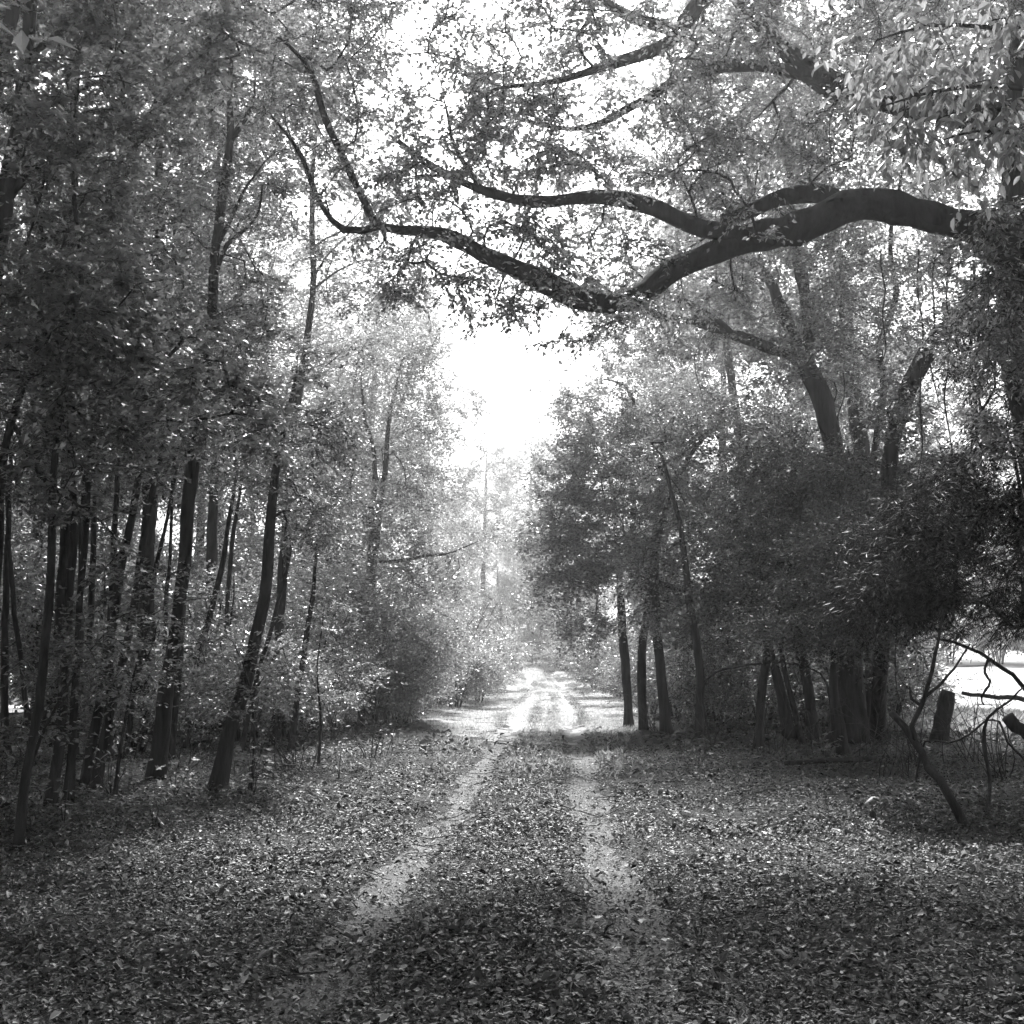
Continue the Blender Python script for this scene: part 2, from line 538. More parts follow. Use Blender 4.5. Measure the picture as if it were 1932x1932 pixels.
def track(side):
    rng = np.random.default_rng(20 + int(side > 0))
    yy = np.concatenate([np.arange(-3, 34, 0.16), np.arange(34, 150, 1.5)])
    cols = np.linspace(-1, 1, 9)
    wl_ = 0.18 + 0.05 * np.sin(yy * 0.9 + side) + rng.normal(0, 0.03, len(yy)) + 0.07 * vnoise(yy, yy * 0 + side * 3, 1.3)
    wr_ = 0.18 + 0.05 * np.sin(yy * 1.1 - side) + rng.normal(0, 0.03, len(yy)) + 0.07 * vnoise(yy, yy * 0 + side * 5, 1.6)
    c = lane_x(yy) + side * (0.79 + 0.05 * np.sin(yy * 0.35))
    w = np.where(cols[None, :] < 0, wl_[:, None], wr_[:, None])
    X = c[:, None] + cols[None, :] * w
    Yv = np.repeat(yy[:, None], 9, 1)
    Z = ground_z(X, Yv) + 0.010
    V = np.stack([X, Yv, Z], -1).reshape(-1, 3)
    i = np.arange(len(yy) - 1)[:, None]; j = np.arange(8)[None, :]
    a = i * 9 + j
    q = np.stack([a, a + 1, a + 10, a + 9], -1).reshape(-1, 4)
    me = mesh_np('wheel_track', V, q.ravel(), np.arange(len(q)) * 4, M_SOIL, None, np.ones(len(q), bool))
    return link_mesh('wheel_track', me, kind='structure')
track(-1); track(1)

_fx = np.linspace(9, 130, 50)
_fy = np.linspace(27.5, 150, 50)
grid_sheet('field', _fx, _fy, lambda x, y: ground_z(x, y) + 0.05, M_FIELD)
grid_sheet('clearing', np.linspace(-120, -16, 40), np.linspace(26, 110, 40), lambda x, y: ground_z(x, y) + 0.05, M_FIELD)

# ------------------------------------------------------------------ leaf litter
def visible(x, y, margin=0.06):
    return (np.abs(x / np.maximum(y, 0.1)) < 966 / FPX + margin)

def scatter_litter(n, y0, y1, half, rng, power=1.0):
    y = y0 + (y1 - y0) * rng.random(n) ** power
    x = rng.uniform(-1, 1, n) * np.minimum(half, 0.47 * y + 0.8)
    o = x - lane_x(y)
    d = np.minimum(np.abs(o - 0.79), np.abs(o + 0.79))
    p = np.clip(0.26 + 0.3 * np.clip((9 - y) / 3.5, 0, 1) + 0.74 * np.clip((d - 0.12 + 0.12 * vnoise(x, y, 2.2, 5)) / 0.28, 0, 1), 0, 1)
    p = np.where(y > 18, p * np.where(np.abs(o) < 3.4, np.clip(1.2 - (y - 18) / 11, 0.0, 1), np.clip(1.25 - (y - 18) / 22, 0.0, 1)), p)
    p = p * np.clip(0.75 + 0.5 * vnoise(x, y, 1.1, 9), 0.3, 1)
    k = rng.random(n) < p
    return x[k], y[k]

def litter_mesh(name, x, y, rng, size, mats, tmpls, lift=0.018):
    g = Geo()
    z = ground_z(x, y) + 0.012 + np.abs(rng.normal(0, lift, len(x)))
    P = np.stack([x, y, z], 1)
    D = rng.normal(0, 1, (len(x), 3)) * [1, 1, 0.2]
    N = np.array([0, 0, 1.0]) + rng.normal(0, 0.3, (len(x), 3))
    S = size * np.clip(np.exp(rng.normal(-0.1, 0.4, len(x))), 0.35, 2.2)
    which = rng.integers(0, len(tmpls), len(x))
    mt = (rng.random(len(x)) < np.clip(0.055 + 0.05 * vnoise(x, y, 1.3, 11), 0.015, 0.25)).astype(int)
    mt = np.where((mt == 0) & (rng.random(len(x)) < np.clip(0.4 + 0.55 * vnoise(x, y, 0.9, 14), 0.05, 0.95)), 2, mt)
    S = S * (1 + 0.25 * vnoise(x, y, 2.1, 12))
    for k, t in enumerate(tmpls):
        for m in (0, 1, 2):
            s = (which == k) & (mt == m)
            if s.any():
                add_leaves(g, t, P[s], D[s], N[s], S[s], m)
    return g.mesh(name, mats)

rl = np.random.default_rng(31)
xa, ya = scatter_litter(165000, 4.2, 12, 8, rl, 1.25)
xb, yb = scatter_litter(125000, 11, 24, 12, rl, 1.1)
xc, yc = scatter_litter(26000, 22, 36, 13, rl)
g1 = litter_mesh('leaf_litter', xa, ya, rl, 0.034, [M_LITTER, M_LITTER2, M_LITTER3], [LEAF_CURL, LEAF_KITE, LEAF_CURL2, LEAF_KITE])
o = link_mesh('leaf_litter', g1, kind='stuff'); tag(o, 'carpet of dead leaves on the near lane and both verges', 'leaf litter')
g1 = litter_mesh('leaf_litter', xb, yb, rl, 0.043, [M_LITTER, M_LITTER2, M_LITTER3], [LEAF_KITE, LEAF_KITE, LEAF_KITE, LEAF_CURL])
o = link_mesh('leaf_litter', g1, kind='stuff'); tag(o, 'carpet of dead leaves spreading under the left and right woods', 'leaf litter')
g2 = litter_mesh('leaf_litter', xc, yc, rl, 0.09, [M_LITTER, M_LITTER2, M_LITTER3], [LEAF_KITE, LEAF_CURL])
o = link_mesh('leaf_litter', g2, kind='stuff'); tag(o, 'thinner dead leaves further up the lane beside the grass', 'leaf litter')

yk = 4.3 + 16 * rl.random(16000) ** 1.4
xk = lane_x(yk) + np.where(rl.random(16000) < 0.5, -0.79, 0.79) + rl.normal(0, 0.2, 16000)
g3 = litter_mesh('leaf_crumb', xk, yk, rl, 0.02, [M_LITTER, M_LITTER2, M_LITTER3], [LEAF_KITE], 0.004)
o = link_mesh('leaf_crumbs', g3, kind='stuff'); tag(o, 'fine crumbs of broken leaves trodden into the wheel tracks', 'leaf litter')

# the largest leaves at the foot of the picture, one by one
protos = []
for k, (tm, m) in enumerate([(LEAF_CURL, M_LITTER2), (LEAF_CURL2, M_LITTER2), (LEAF_MAPLE, M_LITTER2), (LEAF_OAK, M_LITTER2)]):
    g = Geo(); add_leaves(g, tm, np.zeros((1, 3)), np.array([[0, 1.0, 0]]), np.array([[0, 0, 1.0]]), np.array([1.0]))
    protos.append(g.mesh('fallen_leaf', [m]))
fx, fy = scatter_litter(900, 4.75, 7.6, 8, rl, 1.2)
cnt = 0
for x, y in zip(fx, fy):
    if cnt >= 300 or not visible(x, y, -0.01):
        continue
    ofs = x - float(lane_x(y))
    o = bpy.data.objects.new('fallen_leaf', protos[cnt % 4]); C.objects.link(o)
    o.location = (x, y, float(ground_z(x, y)) + 0.03)
    o.rotation_euler = (rl.normal(0, 0.3), rl.normal(0, 0.3), rl.uniform(0, 6.28))
    s = 0.05 * rl.uniform(0.7, 1.25); o.scale = (s, s, s)
    lab = ('large pale dead leaf uppermost in the litter left of the wheel tracks' if ofs < -0.79 else
           'large pale dead leaf uppermost in the litter right of the wheel tracks' if ofs > 0.79 else
           'large pale dead leaf lying between the two wheel tracks up close')
    tag(o, lab, 'leaf', 'large fallen leaves close to the camera: ' + ('left verge' if ofs < -0.79 else 'right verge' if ofs > 0.79 else 'middle'))
    cnt += 1

# ------------------------------------------------------------------ grass
def grass(name, n, fn, h, w, seed, label):
    rng = np.random.default_rng(seed)
    x, y = fn(n, rng)
    n = len(x)
    z = ground_z(x, y)
    a = rng.uniform(0, 6.28, n)
    hh = h * rng.uniform(0.4, 1.3, n)
    lean = rng.normal(0, 0.45, (n, 2)) * hh[:, None]
    sx = np.cos(a) * w * rng.uniform(0.6, 1.3, n); sy = np.sin(a) * w
    B = np.stack([x, y, z - 0.01], 1)
    V = np.stack([B + np.stack([sx, sy, 0 * x], 1), B - np.stack([sx, sy, 0 * x], 1),
                  B + np.stack([lean[:, 0] * 0.4 - sx * 0.6, lean[:, 1] * 0.4 - sy * 0.6, hh * 0.6], 1),
                  B + np.stack([lean[:, 0], lean[:, 1], hh], 1)], 1).reshape(-1, 3)
    i = np.arange(n) * 4
    q = np.stack([i, i + 1, i + 2, i + 3], 1)
    me = mesh_np(name, V, q.ravel(), i, M_GRASS)
    o = link_mesh(name, me, kind='stuff'); tag(o, label, 'grass')

def grass_lane(n, rng):
    y = 13 + 79 * rng.random(n) ** 1.4
    wl_ = np.interp(y, [13, 27, 36, 44, 55, 75, 95], [1.2, 2.2, 3.8, 4.2, 3.0, 2.2, 1.8])
    wr_ = np.interp(y, [13, 27, 36, 44, 55, 75, 95], [1.0, 2.0, 3.3, 3.6, 3.0, 2.0, 1.8])
    r = rng.uniform(-1, 1, n)
    o = np.where(r < 0, r * wl_, r * wr_)
    x = lane_x(y) + o
    d = np.minimum(np.abs(o - 0.79), np.abs(o + 0.79))
    p = np.where(y < 33, np.clip((d - 0.22) / 0.2, 0, 1), np.clip((d - 0.1) / 0.2, 0.35, 1))
    p = p * np.clip((y - 12) / 22, 0.02, 1) ** 1.5 * np.clip(0.55 + 0.6 * vnoise(x, y, 0.8, 3), 0.1, 1)
    k = rng.random(n) < p
    return x[k], y[k]
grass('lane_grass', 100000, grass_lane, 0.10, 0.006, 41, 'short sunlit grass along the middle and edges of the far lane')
def grass_field(n, rng):
    y = rng.uniform(26.5, 34, n); x = rng.uniform(8.0, 24, n)
    return x, y
grass('field_grass', 12000, grass_field, 0.35, 0.012, 42, 'tall pale grass at the edge of the bright field')
yy = np.concatenate([np.arange(24, 60, 0.7), np.arange(60, 150, 3)])
wl_ = np.interp(yy, [24, 29, 36, 44, 55, 75, 95, 150], [0.1, 2.4, 3.8, 4.2, 3.0, 2.2, 1.8, 1.8]); wr_ = np.interp(yy, [24, 29, 36, 44, 55, 75, 95, 150], [0.1, 2.2, 3.3, 3.6, 3.0, 2.0, 1.8, 1.8])
cc = np.linspace(-1, 1, 15)
Xg = lane_x(yy)[:, None] + np.where(cc < 0, cc * wl_[:, None], cc * wr_[:, None]) + 0.25 * vnoise(yy[:, None] * 3, cc[None, :] * 3, 1.0, 8) * np.abs(cc)
Yg = np.repeat(yy[:, None], 15, 1)
a = np.arange(len(yy) - 1)[:, None] * 15 + np.arange(14)[None, :]
q = np.stack([a, a + 1, a + 16, a + 15], -1).reshape(-1, 4)
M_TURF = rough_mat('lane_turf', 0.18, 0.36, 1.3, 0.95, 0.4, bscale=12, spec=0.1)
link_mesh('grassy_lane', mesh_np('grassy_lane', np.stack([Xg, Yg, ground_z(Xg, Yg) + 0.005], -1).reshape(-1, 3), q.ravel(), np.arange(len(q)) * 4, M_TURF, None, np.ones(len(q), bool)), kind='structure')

# ------------------------------------------------------------------ hero trees
def W(pts, Y):                    # trunk line from picture points at one distance; the first stands on the ground
    g = gpx(*pts[0])
    out = [g]
    Y = g[1] if Y is None else Y
    for i, p in enumerate(pts[1:]):
        d = p[2] if len(p) > 2 else Y
        out.append(px(p[0], p[1], d))
    return out
def Q(pts, Y):
    return [px(p[0], p[1], p[2] if len(p) > 2 else Y) for p in pts]

def open_sky(p):
    """keeps foliage out of the gap above the lane"""
    f = (p[1] * CP + (p[2] - CAM_H) * SP)
    if f <= 0.5: return True
    u = 966 + FPX * p[0] / f
    v = 966 - FPX * ((p[2] - CAM_H) * CP - p[1] * SP) / f
    return not (((u - 940) / 105) ** 2 + ((v - 730) / 135) ** 2 < 1 or ((u - 830) / 62) ** 2 + ((v - 140) / 52) ** 2 < 1 or ((u - 715) / 42) ** 2 + ((v - 260) / 40) ** 2 < 1
                or ((u - 1380) / 35) ** 2 + ((v - 715) / 40) ** 2 < 1)

def seg_dist(u, v, line):
    best = 1e9
    for (a, b), (c, d) in zip(line[:-1], line[1:]):
        L = (c - a) ** 2 + (d - b) ** 2
        t = max(0, min(1, ((u - a) * (c - a) + (v - b) * (d - b)) / L))
        best = min(best, math.hypot(u - a - t * (c - a), v - b - t * (d - b)))
    return best
CLEAR = [([(318, 1290), (342, 1100), (360, 920), (378, 760), (398, 600), (408, 470), (425, 320), (436, 140)], 16.3, 46),
         ([(432, 1390), (466, 1280), (492, 1160), (506, 1050)], 15.6, 40), ([(563, 740), (580, 640), (592, 540), (588, 450), (590, 350)], 21.5, 42),
         ([(0, 430), (25, 290), (45, 130)], 10.8, 45), ([(405, 1000), (406, 800)], 25, 36), ([(275, 1300), (277, 1080)], 22, 40), ([(110, 1300), (122, 1120)], 21, 36)]
_kr = np.random.default_rng(9)
def keep_left(p):
    """thins the foliage in front of the trunks that show"""
    f = (p[1] * CP + (p[2] - CAM_H) * SP)
    if f > 0.5:
        u = 966 + FPX * p[0] / f; v = 966 - FPX * ((p[2] - CAM_H) * CP - p[1] * SP) / f
        for line, Y, r in CLEAR:
            if p[1] < Y + 0.3 and seg_dist(u, v, line) < r and _kr.random() < 0.85:
                return False
        if u < 560 and p[1] < 17 and _kr.random() < 0.75 * min(1, max(0, (v - 720) / 380)):
            return False
    return open_sky(p)

LIMB_LINES = [[(1790, 415), (1640, 390), (1570, 402), (1500, 432), (1400, 450), (1290, 497), (1220, 552), (1150, 575), (1060, 553), (940, 490), (830, 440), (720, 425)],
              [(1330, 425), (1210, 388), (1120, 370), (1000, 388), (900, 350)], [(1640, 170), (1560, 150), (1480, 128), (1400, 126), (1280, 150)], [(1330, -5), (1280, 60), (1150, 120), (1050, 155)]]
def keep_oak(p):
    """leaves the long limb bare on the side that faces the lane's near end"""
    f = (p[1] * CP + (p[2] - CAM_H) * SP)
    u = 966 + FPX * p[0] / f; v = 966 - FPX * ((p[2] - CAM_H) * CP - p[1] * SP) / f
    if p[1] < 11.6 and -50 < v < 700:
        for k_, ln in enumerate(LIMB_LINES):
            if seg_dist(u, v, ln) < (50 if k_ == 0 else 34) and _kr.random() < 0.72:
                return False
    return open_sky(p)

# the great oak whose limbs reach over the lane
oakY = 12.0
oak = build_tree('oak_tree', 'great oak with a long bent limb reaching over the lane', 'tree', 101,
    [([np.array([6.35, 12.0, 0.1]), px(2040, 1100, 12), px(1985, 700, 12), px(1955, 450, 12), px(1965, 150, 12), px(1990, -250, 12)], [0.50, 0.46, 0.42, 0.40, 0.36, 0.25]),
     (Q([(1965, 480), (1890, 440), (1790, 415), (1640, 390), (1570, 402), (1500, 432), (1400, 450), (1290, 497), (1220, 552), (1150, 575), (1060, 553), (940, 490), (830, 440), (720, 425), (690, 375), (620, 240), (585, 140), (520, 60)], 11.3),
      [0.21, 0.18, 0.16, 0.155, 0.148, 0.138, 0.125, 0.11, 0.108, 0.108, 0.102, 0.08, 0.062, 0.05, 0.04, 0.032, 0.024, 0.015]),
     (Q([(1420, 448), (1330, 425), (1210, 388), (1120, 370), (1000, 388), (900, 350), (800, 300), (755, 262)], 11.2), [0.10, 0.085, 0.075, 0.065, 0.055, 0.045, 0.03, 0.02]),
     (Q([(722, 425), (650, 434), (600, 362), (570, 300), (515, 225)], 11.1), [0.04, 0.032, 0.028, 0.022, 0.012]),
     (Q([(905, 352), (870, 290), (850, 220), (840, 190)], 11.2), [0.028, 0.022, 0.018, 0.01]),
     (Q([(1600, 392), (1540, 360), (1470, 372), (1420, 398), (1360, 420)], 11.5), [0.10, 0.09, 0.08, 0.07, 0.05]),
     (Q([(1965, 240), (1800, 215), (1640, 170), (1560, 150), (1500, 108), (1440, 60), (1390, 10), (1350, -60)], 12), [0.22, 0.17, 0.13, 0.12, 0.10, 0.075, 0.055, 0.04]),
     (Q([(1575, 152), (1480, 128), (1400, 126), (1280, 150), (1210, 197), (1130, 232), (1010, 232), (900, 200)], 11.8), [0.08, 0.07, 0.062, 0.05, 0.042, 0.033, 0.025, 0.012]),
     (Q([(1975, -120), (1750, -120), (1560, -100), (1420, -60), (1330, -5), (1280, 60), (1240, 86), (1150, 120), (1050, 155), (950, 172)], 11), [0.2, 0.15, 0.12, 0.10, 0.085, 0.07, 0.06, 0.045, 0.03, 0.015]),
     (Q([(1282, 58), (1200, 42), (1140, 0), (1100, -60)], 11), [0.06, 0.052, 0.045, 0.03]),
    ],
    [pb(1700, 240, 12.5, 260, 210, 2.5, 1.6), pb(1430, 250, 12, 240, 190, 2.5, 1.7), pb(1180, 260, 11.5, 240, 170, 2.2, 1.6), pb(1080, 420, 11, 220, 120, 2.0, 1.3),
     pb(1300, 430, 11.5, 200, 140, 2, 1.2), pb(1200, 60, 11, 300, 110, 2, 1.2), pb(720, 390, 11, 130, 110, 1.6, 0.6), pb(1060, 575, 11, 190, 55, 1.5, 0.9), pb(620, 180, 11, 110, 120, 1.5, 0.5),
     pb(900, 430, 11, 150, 70, 1.5, 0.8), pb(960, 260, 11.3, 130, 90, 1.6, 0.9), pb(760, 90, 11.3, 160, 90, 1.6, 0.7), pb(620, 60, 11.3, 120, 80, 1.6, 0.4), pb(890, 190, 11.3, 90, 70, 1.4, 0.4), pb(1000, 90, 11, 130, 80, 1.6, 0.8), pb(810, 500, 11, 110, 60, 1.4, 0.6), pb(960, 545, 11, 140, 45, 1.4, 0.7), pb(840, 330, 11, 90, 60, 1.4, 0.4), pb(1600, -120, 11, 350, 130, 3, 1.0), pb(1860, 560, 12, 120, 170, 1.5, 1.1), pb(1895, 480, 10.8, 60, 150, 0.6, 0.5), pb(1895, 740, 10.9, 60, 150, 0.6, 0.7), pb(1845, 430, 10.5, 50, 50, 0.5, 0.35),
     (np.array([2.0, 12.5, 12.0]), (5, 4, 2.0), 2.8), (np.array([6.0, 13, 10.0]), (4, 5, 3), 2.0)],
    1300, LEAF_KITE, 80, 0.058, M_OAK, spread=0.19, flat=0.45, tilt=0.8, lift=0.1, droop=0.12, nsub=0, ldroop=0.35, keep=keep_oak, zmin=2.5, twiglet=0.0032, off=0.22)

# the fork-stemmed tree on the right
fork = build_tree('forked_tree', 'stout tree on the right whose trunk forks under the oak limb', 'tree', 102,
    [(W([(1602, 1405), (1600, 1250), (1590, 1000), (1575, 860), (1552, 760), (1522, 690)], None), [0.36, 0.32, 0.25, 0.21, 0.20, 0.18]),
     (Q([(1524, 695), (1490, 670), (1430, 645), (1380, 632), (1320, 610), (1260, 600), (1180, 562), (1100, 520)], 24.7), [0.15, 0.135, 0.125, 0.12, 0.10, 0.09, 0.06, 0.03]),
     (Q([(1380, 632), (1330, 590), (1270, 565), (1230, 545)], 24.7), [0.10, 0.09, 0.07, 0.04]),
     (Q([(1515, 692), (1490, 620), (1470, 565), (1452, 530), (1415, 488), (1370, 450)], 24.9), [0.14, 0.13, 0.12, 0.11, 0.09, 0.06]),
     (Q([(1526, 700), (1524, 600), (1512, 520), (1505, 450), (1490, 360), (1480, 250)], 25), [0.14, 0.13, 0.12, 0.10, 0.07, 0.04]),
    ],
    [pb(1470, 560, 25, 170, 130, 3, 1.0), pb(1260, 610, 25, 150, 60, 2.5, 0.8), pb(1480, 380, 25.5, 230, 140, 3, 1.0), pb(1600, 620, 25, 110, 180, 3, 0.7), pb(1440, 760, 25.5, 140, 70, 3, 0.7)],
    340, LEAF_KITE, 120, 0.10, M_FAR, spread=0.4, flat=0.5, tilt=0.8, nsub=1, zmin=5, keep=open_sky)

build_tree('leaning_tree', 'ivied trunk leaning to the right beneath hanging vines', 'tree', 103,
    [(W([(1655, 1398), (1665, 1150), (1672, 950), (1692, 800), (1730, 700), (1775, 632), (1830, 572), (1900, 520), (1990, 440)], 21), [0.15, 0.14, 0.14, 0.15, 0.16, 0.15, 0.14, 0.12, 0.08])],
    [pb(1700, 800, 21, 60, 110, 0.8, 1), pb(1800, 620, 21, 120, 60, 1.2, 1), pb(1880, 500, 21, 150, 130, 2, 1.5)], 120, LEAF_KITE, 70, 0.085, M_FAR, spread=0.25, flat=0.8, tilt=1.0, zmin=3)

build_tree('mossy_tree', 'thin crooked trunk standing left of the leaning ivied one', 'tree', 104,
    [(W([(1640, 1385), (1640, 1100), (1650, 850), (1668, 740), (1660, 650), (1690, 560), (1680, 450), (1700, 330)], 27), [0.10, 0.09, 0.085, 0.08, 0.08, 0.07, 0.05, 0.03])],
    [pb(1680, 600, 27, 130, 150, 3, 1), pb(1700, 420, 27, 170, 130, 3, 1)], 150, LEAF_KITE, 90, 0.10, M_FAR, spread=0.4, flat=0.6, tilt=0.9, zmin=4)

# three slim stems where the grass begins
build_tree('slim_tree', 'straight slim tree at the lane edge, first of three stems', 'tree', 111,
    [(W([(1187, 1372), (1181, 1265), (1172, 1160), (1165, 1030), (1150, 900), (1120, 800)], None), [0.125, 0.115, 0.11, 0.09, 0.06, 0.03])],
    [pb(1110, 1010, 29.5, 95, 80, 2.5, 1.0), pb(1060, 900, 29, 70, 50, 2, 0.6), pb(1150, 840, 29, 90, 60, 2.2, 0.7), pb(1070, 1095, 29, 80, 40, 2.0, 0.6), pb(1020, 1000, 29.5, 45, 40, 1.5, 0.35), pb(1100, 1180, 30, 60, 45, 1.6, 0.45), pb(1090, 770, 29, 60, 35, 1.5, 0.35), pb(1160, 715, 29.5, 60, 40, 1.6, 0.35), pb(1030, 1150, 31, 45, 35, 1.4, 0.3)], 300, LEAF_KITE, 140, 0.092, M_FAR, spread=0.38, zmin=2.5, group='slim stems right of the lane', keep=open_sky, flat=0.4, tilt=0.7)
build_tree('slim_tree', 'slim tree with a forked stem, middle of three at the lane edge', 'tree', 112,
    [(W([(1214, 1374), (1211, 1290), (1213, 1210), (1222, 1135), (1236, 1000), (1250, 850), (1240, 760)], None), [0.115, 0.105, 0.10, 0.09, 0.07, 0.05, 0.02]),
     (Q([(1213, 1205), (1228, 1160), (1236, 1110), (1240, 1040)], 30.5), [0.06, 0.055, 0.05, 0.03])],
    [pb(1250, 950, 30.5, 120, 90, 2.5, 1.0), pb(1230, 800, 30.5, 90, 50, 2.2, 0.6), pb(1180, 1070, 30.5, 90, 50, 2, 0.5), pb(1290, 730, 31, 80, 40, 1.8, 0.4), pb(1250, 1120, 31, 70, 45, 1.8, 0.5), pb(1300, 1200, 32, 80, 60, 1.8, 0.6)], 260, LEAF_KITE, 140, 0.092, M_FAR, spread=0.38, zmin=2.5, group='slim stems right of the lane', keep=open_sky, flat=0.4, tilt=0.7)
build_tree('slim_tree', 'slim bowed tree at the lane edge, nearest of three stems', 'tree', 113,
    [(W([(1257, 1386), (1247, 1260), (1236, 1140), (1240, 1020), (1290, 880), (1350, 800)], None), [0.13, 0.115, 0.11, 0.09, 0.06, 0.03]),
     (Q([(1238, 1100), (1290, 1110), (1340, 1140), (1370, 1165)], 28.8), [0.07, 0.07, 0.065, 0.04])],
    [pb(1380, 960, 29, 140, 100, 2.5, 1.2), pb(1350, 840, 29, 110, 50, 2.2, 0.7), pb(1300, 1080, 28.5, 120, 60, 2, 0.8), pb(1440, 820, 29.5, 80, 50, 1.8, 0.5), pb(1370, 1190, 29.5, 100, 50, 1.8, 0.7), pb(1340, 1290, 31, 90, 50, 1.6, 0.5)], 300, LEAF_KITE, 140, 0.092, M_MID, spread=0.38, zmin=2.2, group='slim stems right of the lane', flat=0.4, tilt=0.7)

# stems in the dark wood on the right
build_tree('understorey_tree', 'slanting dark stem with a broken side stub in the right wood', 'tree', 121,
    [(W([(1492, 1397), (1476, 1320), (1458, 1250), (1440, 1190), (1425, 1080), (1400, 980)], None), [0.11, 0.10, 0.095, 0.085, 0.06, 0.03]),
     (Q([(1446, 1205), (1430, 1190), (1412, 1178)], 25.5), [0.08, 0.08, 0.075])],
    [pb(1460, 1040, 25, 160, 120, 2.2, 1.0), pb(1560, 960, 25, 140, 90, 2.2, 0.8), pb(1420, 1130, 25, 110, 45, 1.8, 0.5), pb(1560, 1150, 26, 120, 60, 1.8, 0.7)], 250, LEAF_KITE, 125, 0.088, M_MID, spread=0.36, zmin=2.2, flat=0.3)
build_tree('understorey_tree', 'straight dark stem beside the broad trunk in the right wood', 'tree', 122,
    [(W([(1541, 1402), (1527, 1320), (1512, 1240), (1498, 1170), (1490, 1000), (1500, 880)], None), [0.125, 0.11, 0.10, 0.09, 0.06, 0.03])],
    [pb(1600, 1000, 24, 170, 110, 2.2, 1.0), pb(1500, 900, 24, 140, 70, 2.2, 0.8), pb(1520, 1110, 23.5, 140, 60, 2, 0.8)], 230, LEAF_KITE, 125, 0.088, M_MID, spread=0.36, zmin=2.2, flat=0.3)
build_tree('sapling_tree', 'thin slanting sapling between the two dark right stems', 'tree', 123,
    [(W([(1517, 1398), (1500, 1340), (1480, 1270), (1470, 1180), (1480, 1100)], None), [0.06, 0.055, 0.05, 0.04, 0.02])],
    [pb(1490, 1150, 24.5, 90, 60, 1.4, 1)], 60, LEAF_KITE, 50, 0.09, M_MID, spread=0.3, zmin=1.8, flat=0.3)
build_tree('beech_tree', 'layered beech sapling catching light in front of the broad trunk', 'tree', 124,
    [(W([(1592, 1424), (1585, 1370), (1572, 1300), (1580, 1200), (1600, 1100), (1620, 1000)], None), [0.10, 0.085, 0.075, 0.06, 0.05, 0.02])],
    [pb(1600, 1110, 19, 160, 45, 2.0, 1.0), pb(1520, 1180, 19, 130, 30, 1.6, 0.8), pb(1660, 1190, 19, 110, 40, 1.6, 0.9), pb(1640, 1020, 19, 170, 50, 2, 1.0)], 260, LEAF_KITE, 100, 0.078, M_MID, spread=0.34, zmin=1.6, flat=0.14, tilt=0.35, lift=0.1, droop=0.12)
build_tree('cedar_tree', 'dark drooping cedar hanging over the right edge of the wood', 'tree', 125,
    [([np.array([6.3, 13.2, 0.1]), px(2030, 1200, 13.2), px(2010, 900, 13.2), px(2000, 600, 13.2), px(1990, 450, 13.2)], [0.24, 0.2, 0.16, 0.1, 0.04])],
    [pb(1840, 1080, 13, 170, 130, 1.6, 1.4), pb(1720, 1060, 13, 130, 110, 1.4, 1.1), pb(1880, 900, 13, 100, 120, 1.4, 0.9), pb(1880, 680, 13, 80, 140, 1.2, 0.8), pb(1770, 950, 13, 120, 70, 1.4, 0.8), pb(1640, 1130, 13.2, 90, 60, 1.2, 0.6)],
    540, LEAF_NEEDLE, 170, 0.1, M_CEDAR, spread=0.17, flat=0.9, tilt=1.5, lift=0.2, droop=0.2, zmin=1.5, ldroop=0.5)

# the branch of large leaves close to the camera, upper right
hick_base = np.array([4.3, 6.2, 0.05])
hick = thing('hickory_tree', 'young hickory whose large pale leaves hang into the upper right corner', 'tree', hick_base)
ht = Tree(131)
ht.limb([hick_base - [0, 0, .1], px(2250, 900, 6.2), px(2200, 500, 6.2), px(2130, 150, 6.2), px(2100, -200, 6.2)], [0.08, 0.07, 0.06, 0.05, 0.03], 'trunk')
for pts, rr in [([(2150, 230), (2000, 185), (1880, 165), (1760, 170), (1660, 200)], [0.022, 0.018, 0.013, 0.009, 0.005]),
                ([(2140, 160), (2000, 90), (1870, 50), (1750, 45), (1650, 75)], [0.022, 0.018, 0.013, 0.009, 0.005]),
                ([(2170, 300), (2020, 270), (1930, 255), (1850, 250), (1780, 265)], [0.02, 0.015, 0.011, 0.008, 0.004]),
                ([(2120, 20), (1960, -40), (1820, -50), (1700, -20)], [0.02, 0.015, 0.01, 0.005])]:
    ht.limb(Q(pts, 6.2), rr, 'branch')
htips = blob_tips(ht.rng, [pb(1790, 100, 6.2, 170, 90, 0.6, 1.3), pb(1790, 210, 6.2, 120, 60, 0.6, 1.0), pb(1890, 250, 6.2, 60, 80, 0.6, 0.8), pb(1890, 120, 6.2, 80, 120, 0.6, 1.0), pb(1720, 10, 6.3, 200, 60, 0.6, 0.8), pb(1680, 160, 6.4, 70, 50, 0.5, 0.4)], 175)
ht.attract(htips, lift=0.0, droop=0.3)
ht.radii(0.0022, 0.4)
gt = Geo(); gc = Geo()
for k, (ids, part) in enumerate(ht.paths):
    if k == 0:
        tube(gt, ht.pos[ids], ht.rad[ids], 10, ht.rng)
    else:
        g = Geo(); tube(g, ht.pos[ids], ht.rad[ids], 7, ht.rng)
        link_mesh('branch', g.mesh('hickory_branch', [M_BARK], hick_base), hick)
link_mesh('trunk', gt.mesh('hickory_trunk', [M_BARK], hick_base), hick)
ht.twig_geo(lambda k: gc, gc, 1.0, 1, 1)
gl = Geo()
ht.leaves(gl, LEAF_OVAL, 24, 0.075, 0.12, 0.6, 0.6, 0, droop=0.8, back=0.5, run=6)
LV = np.concatenate(gl.V).reshape(-1, len(LEAF_OVAL[0]), 3)
order = np.argsort(LV[:, 0, 1])
cen = LV.mean(1)
hf = cen[:, 1] * CP + (cen[:, 2] - CAM_H) * SP
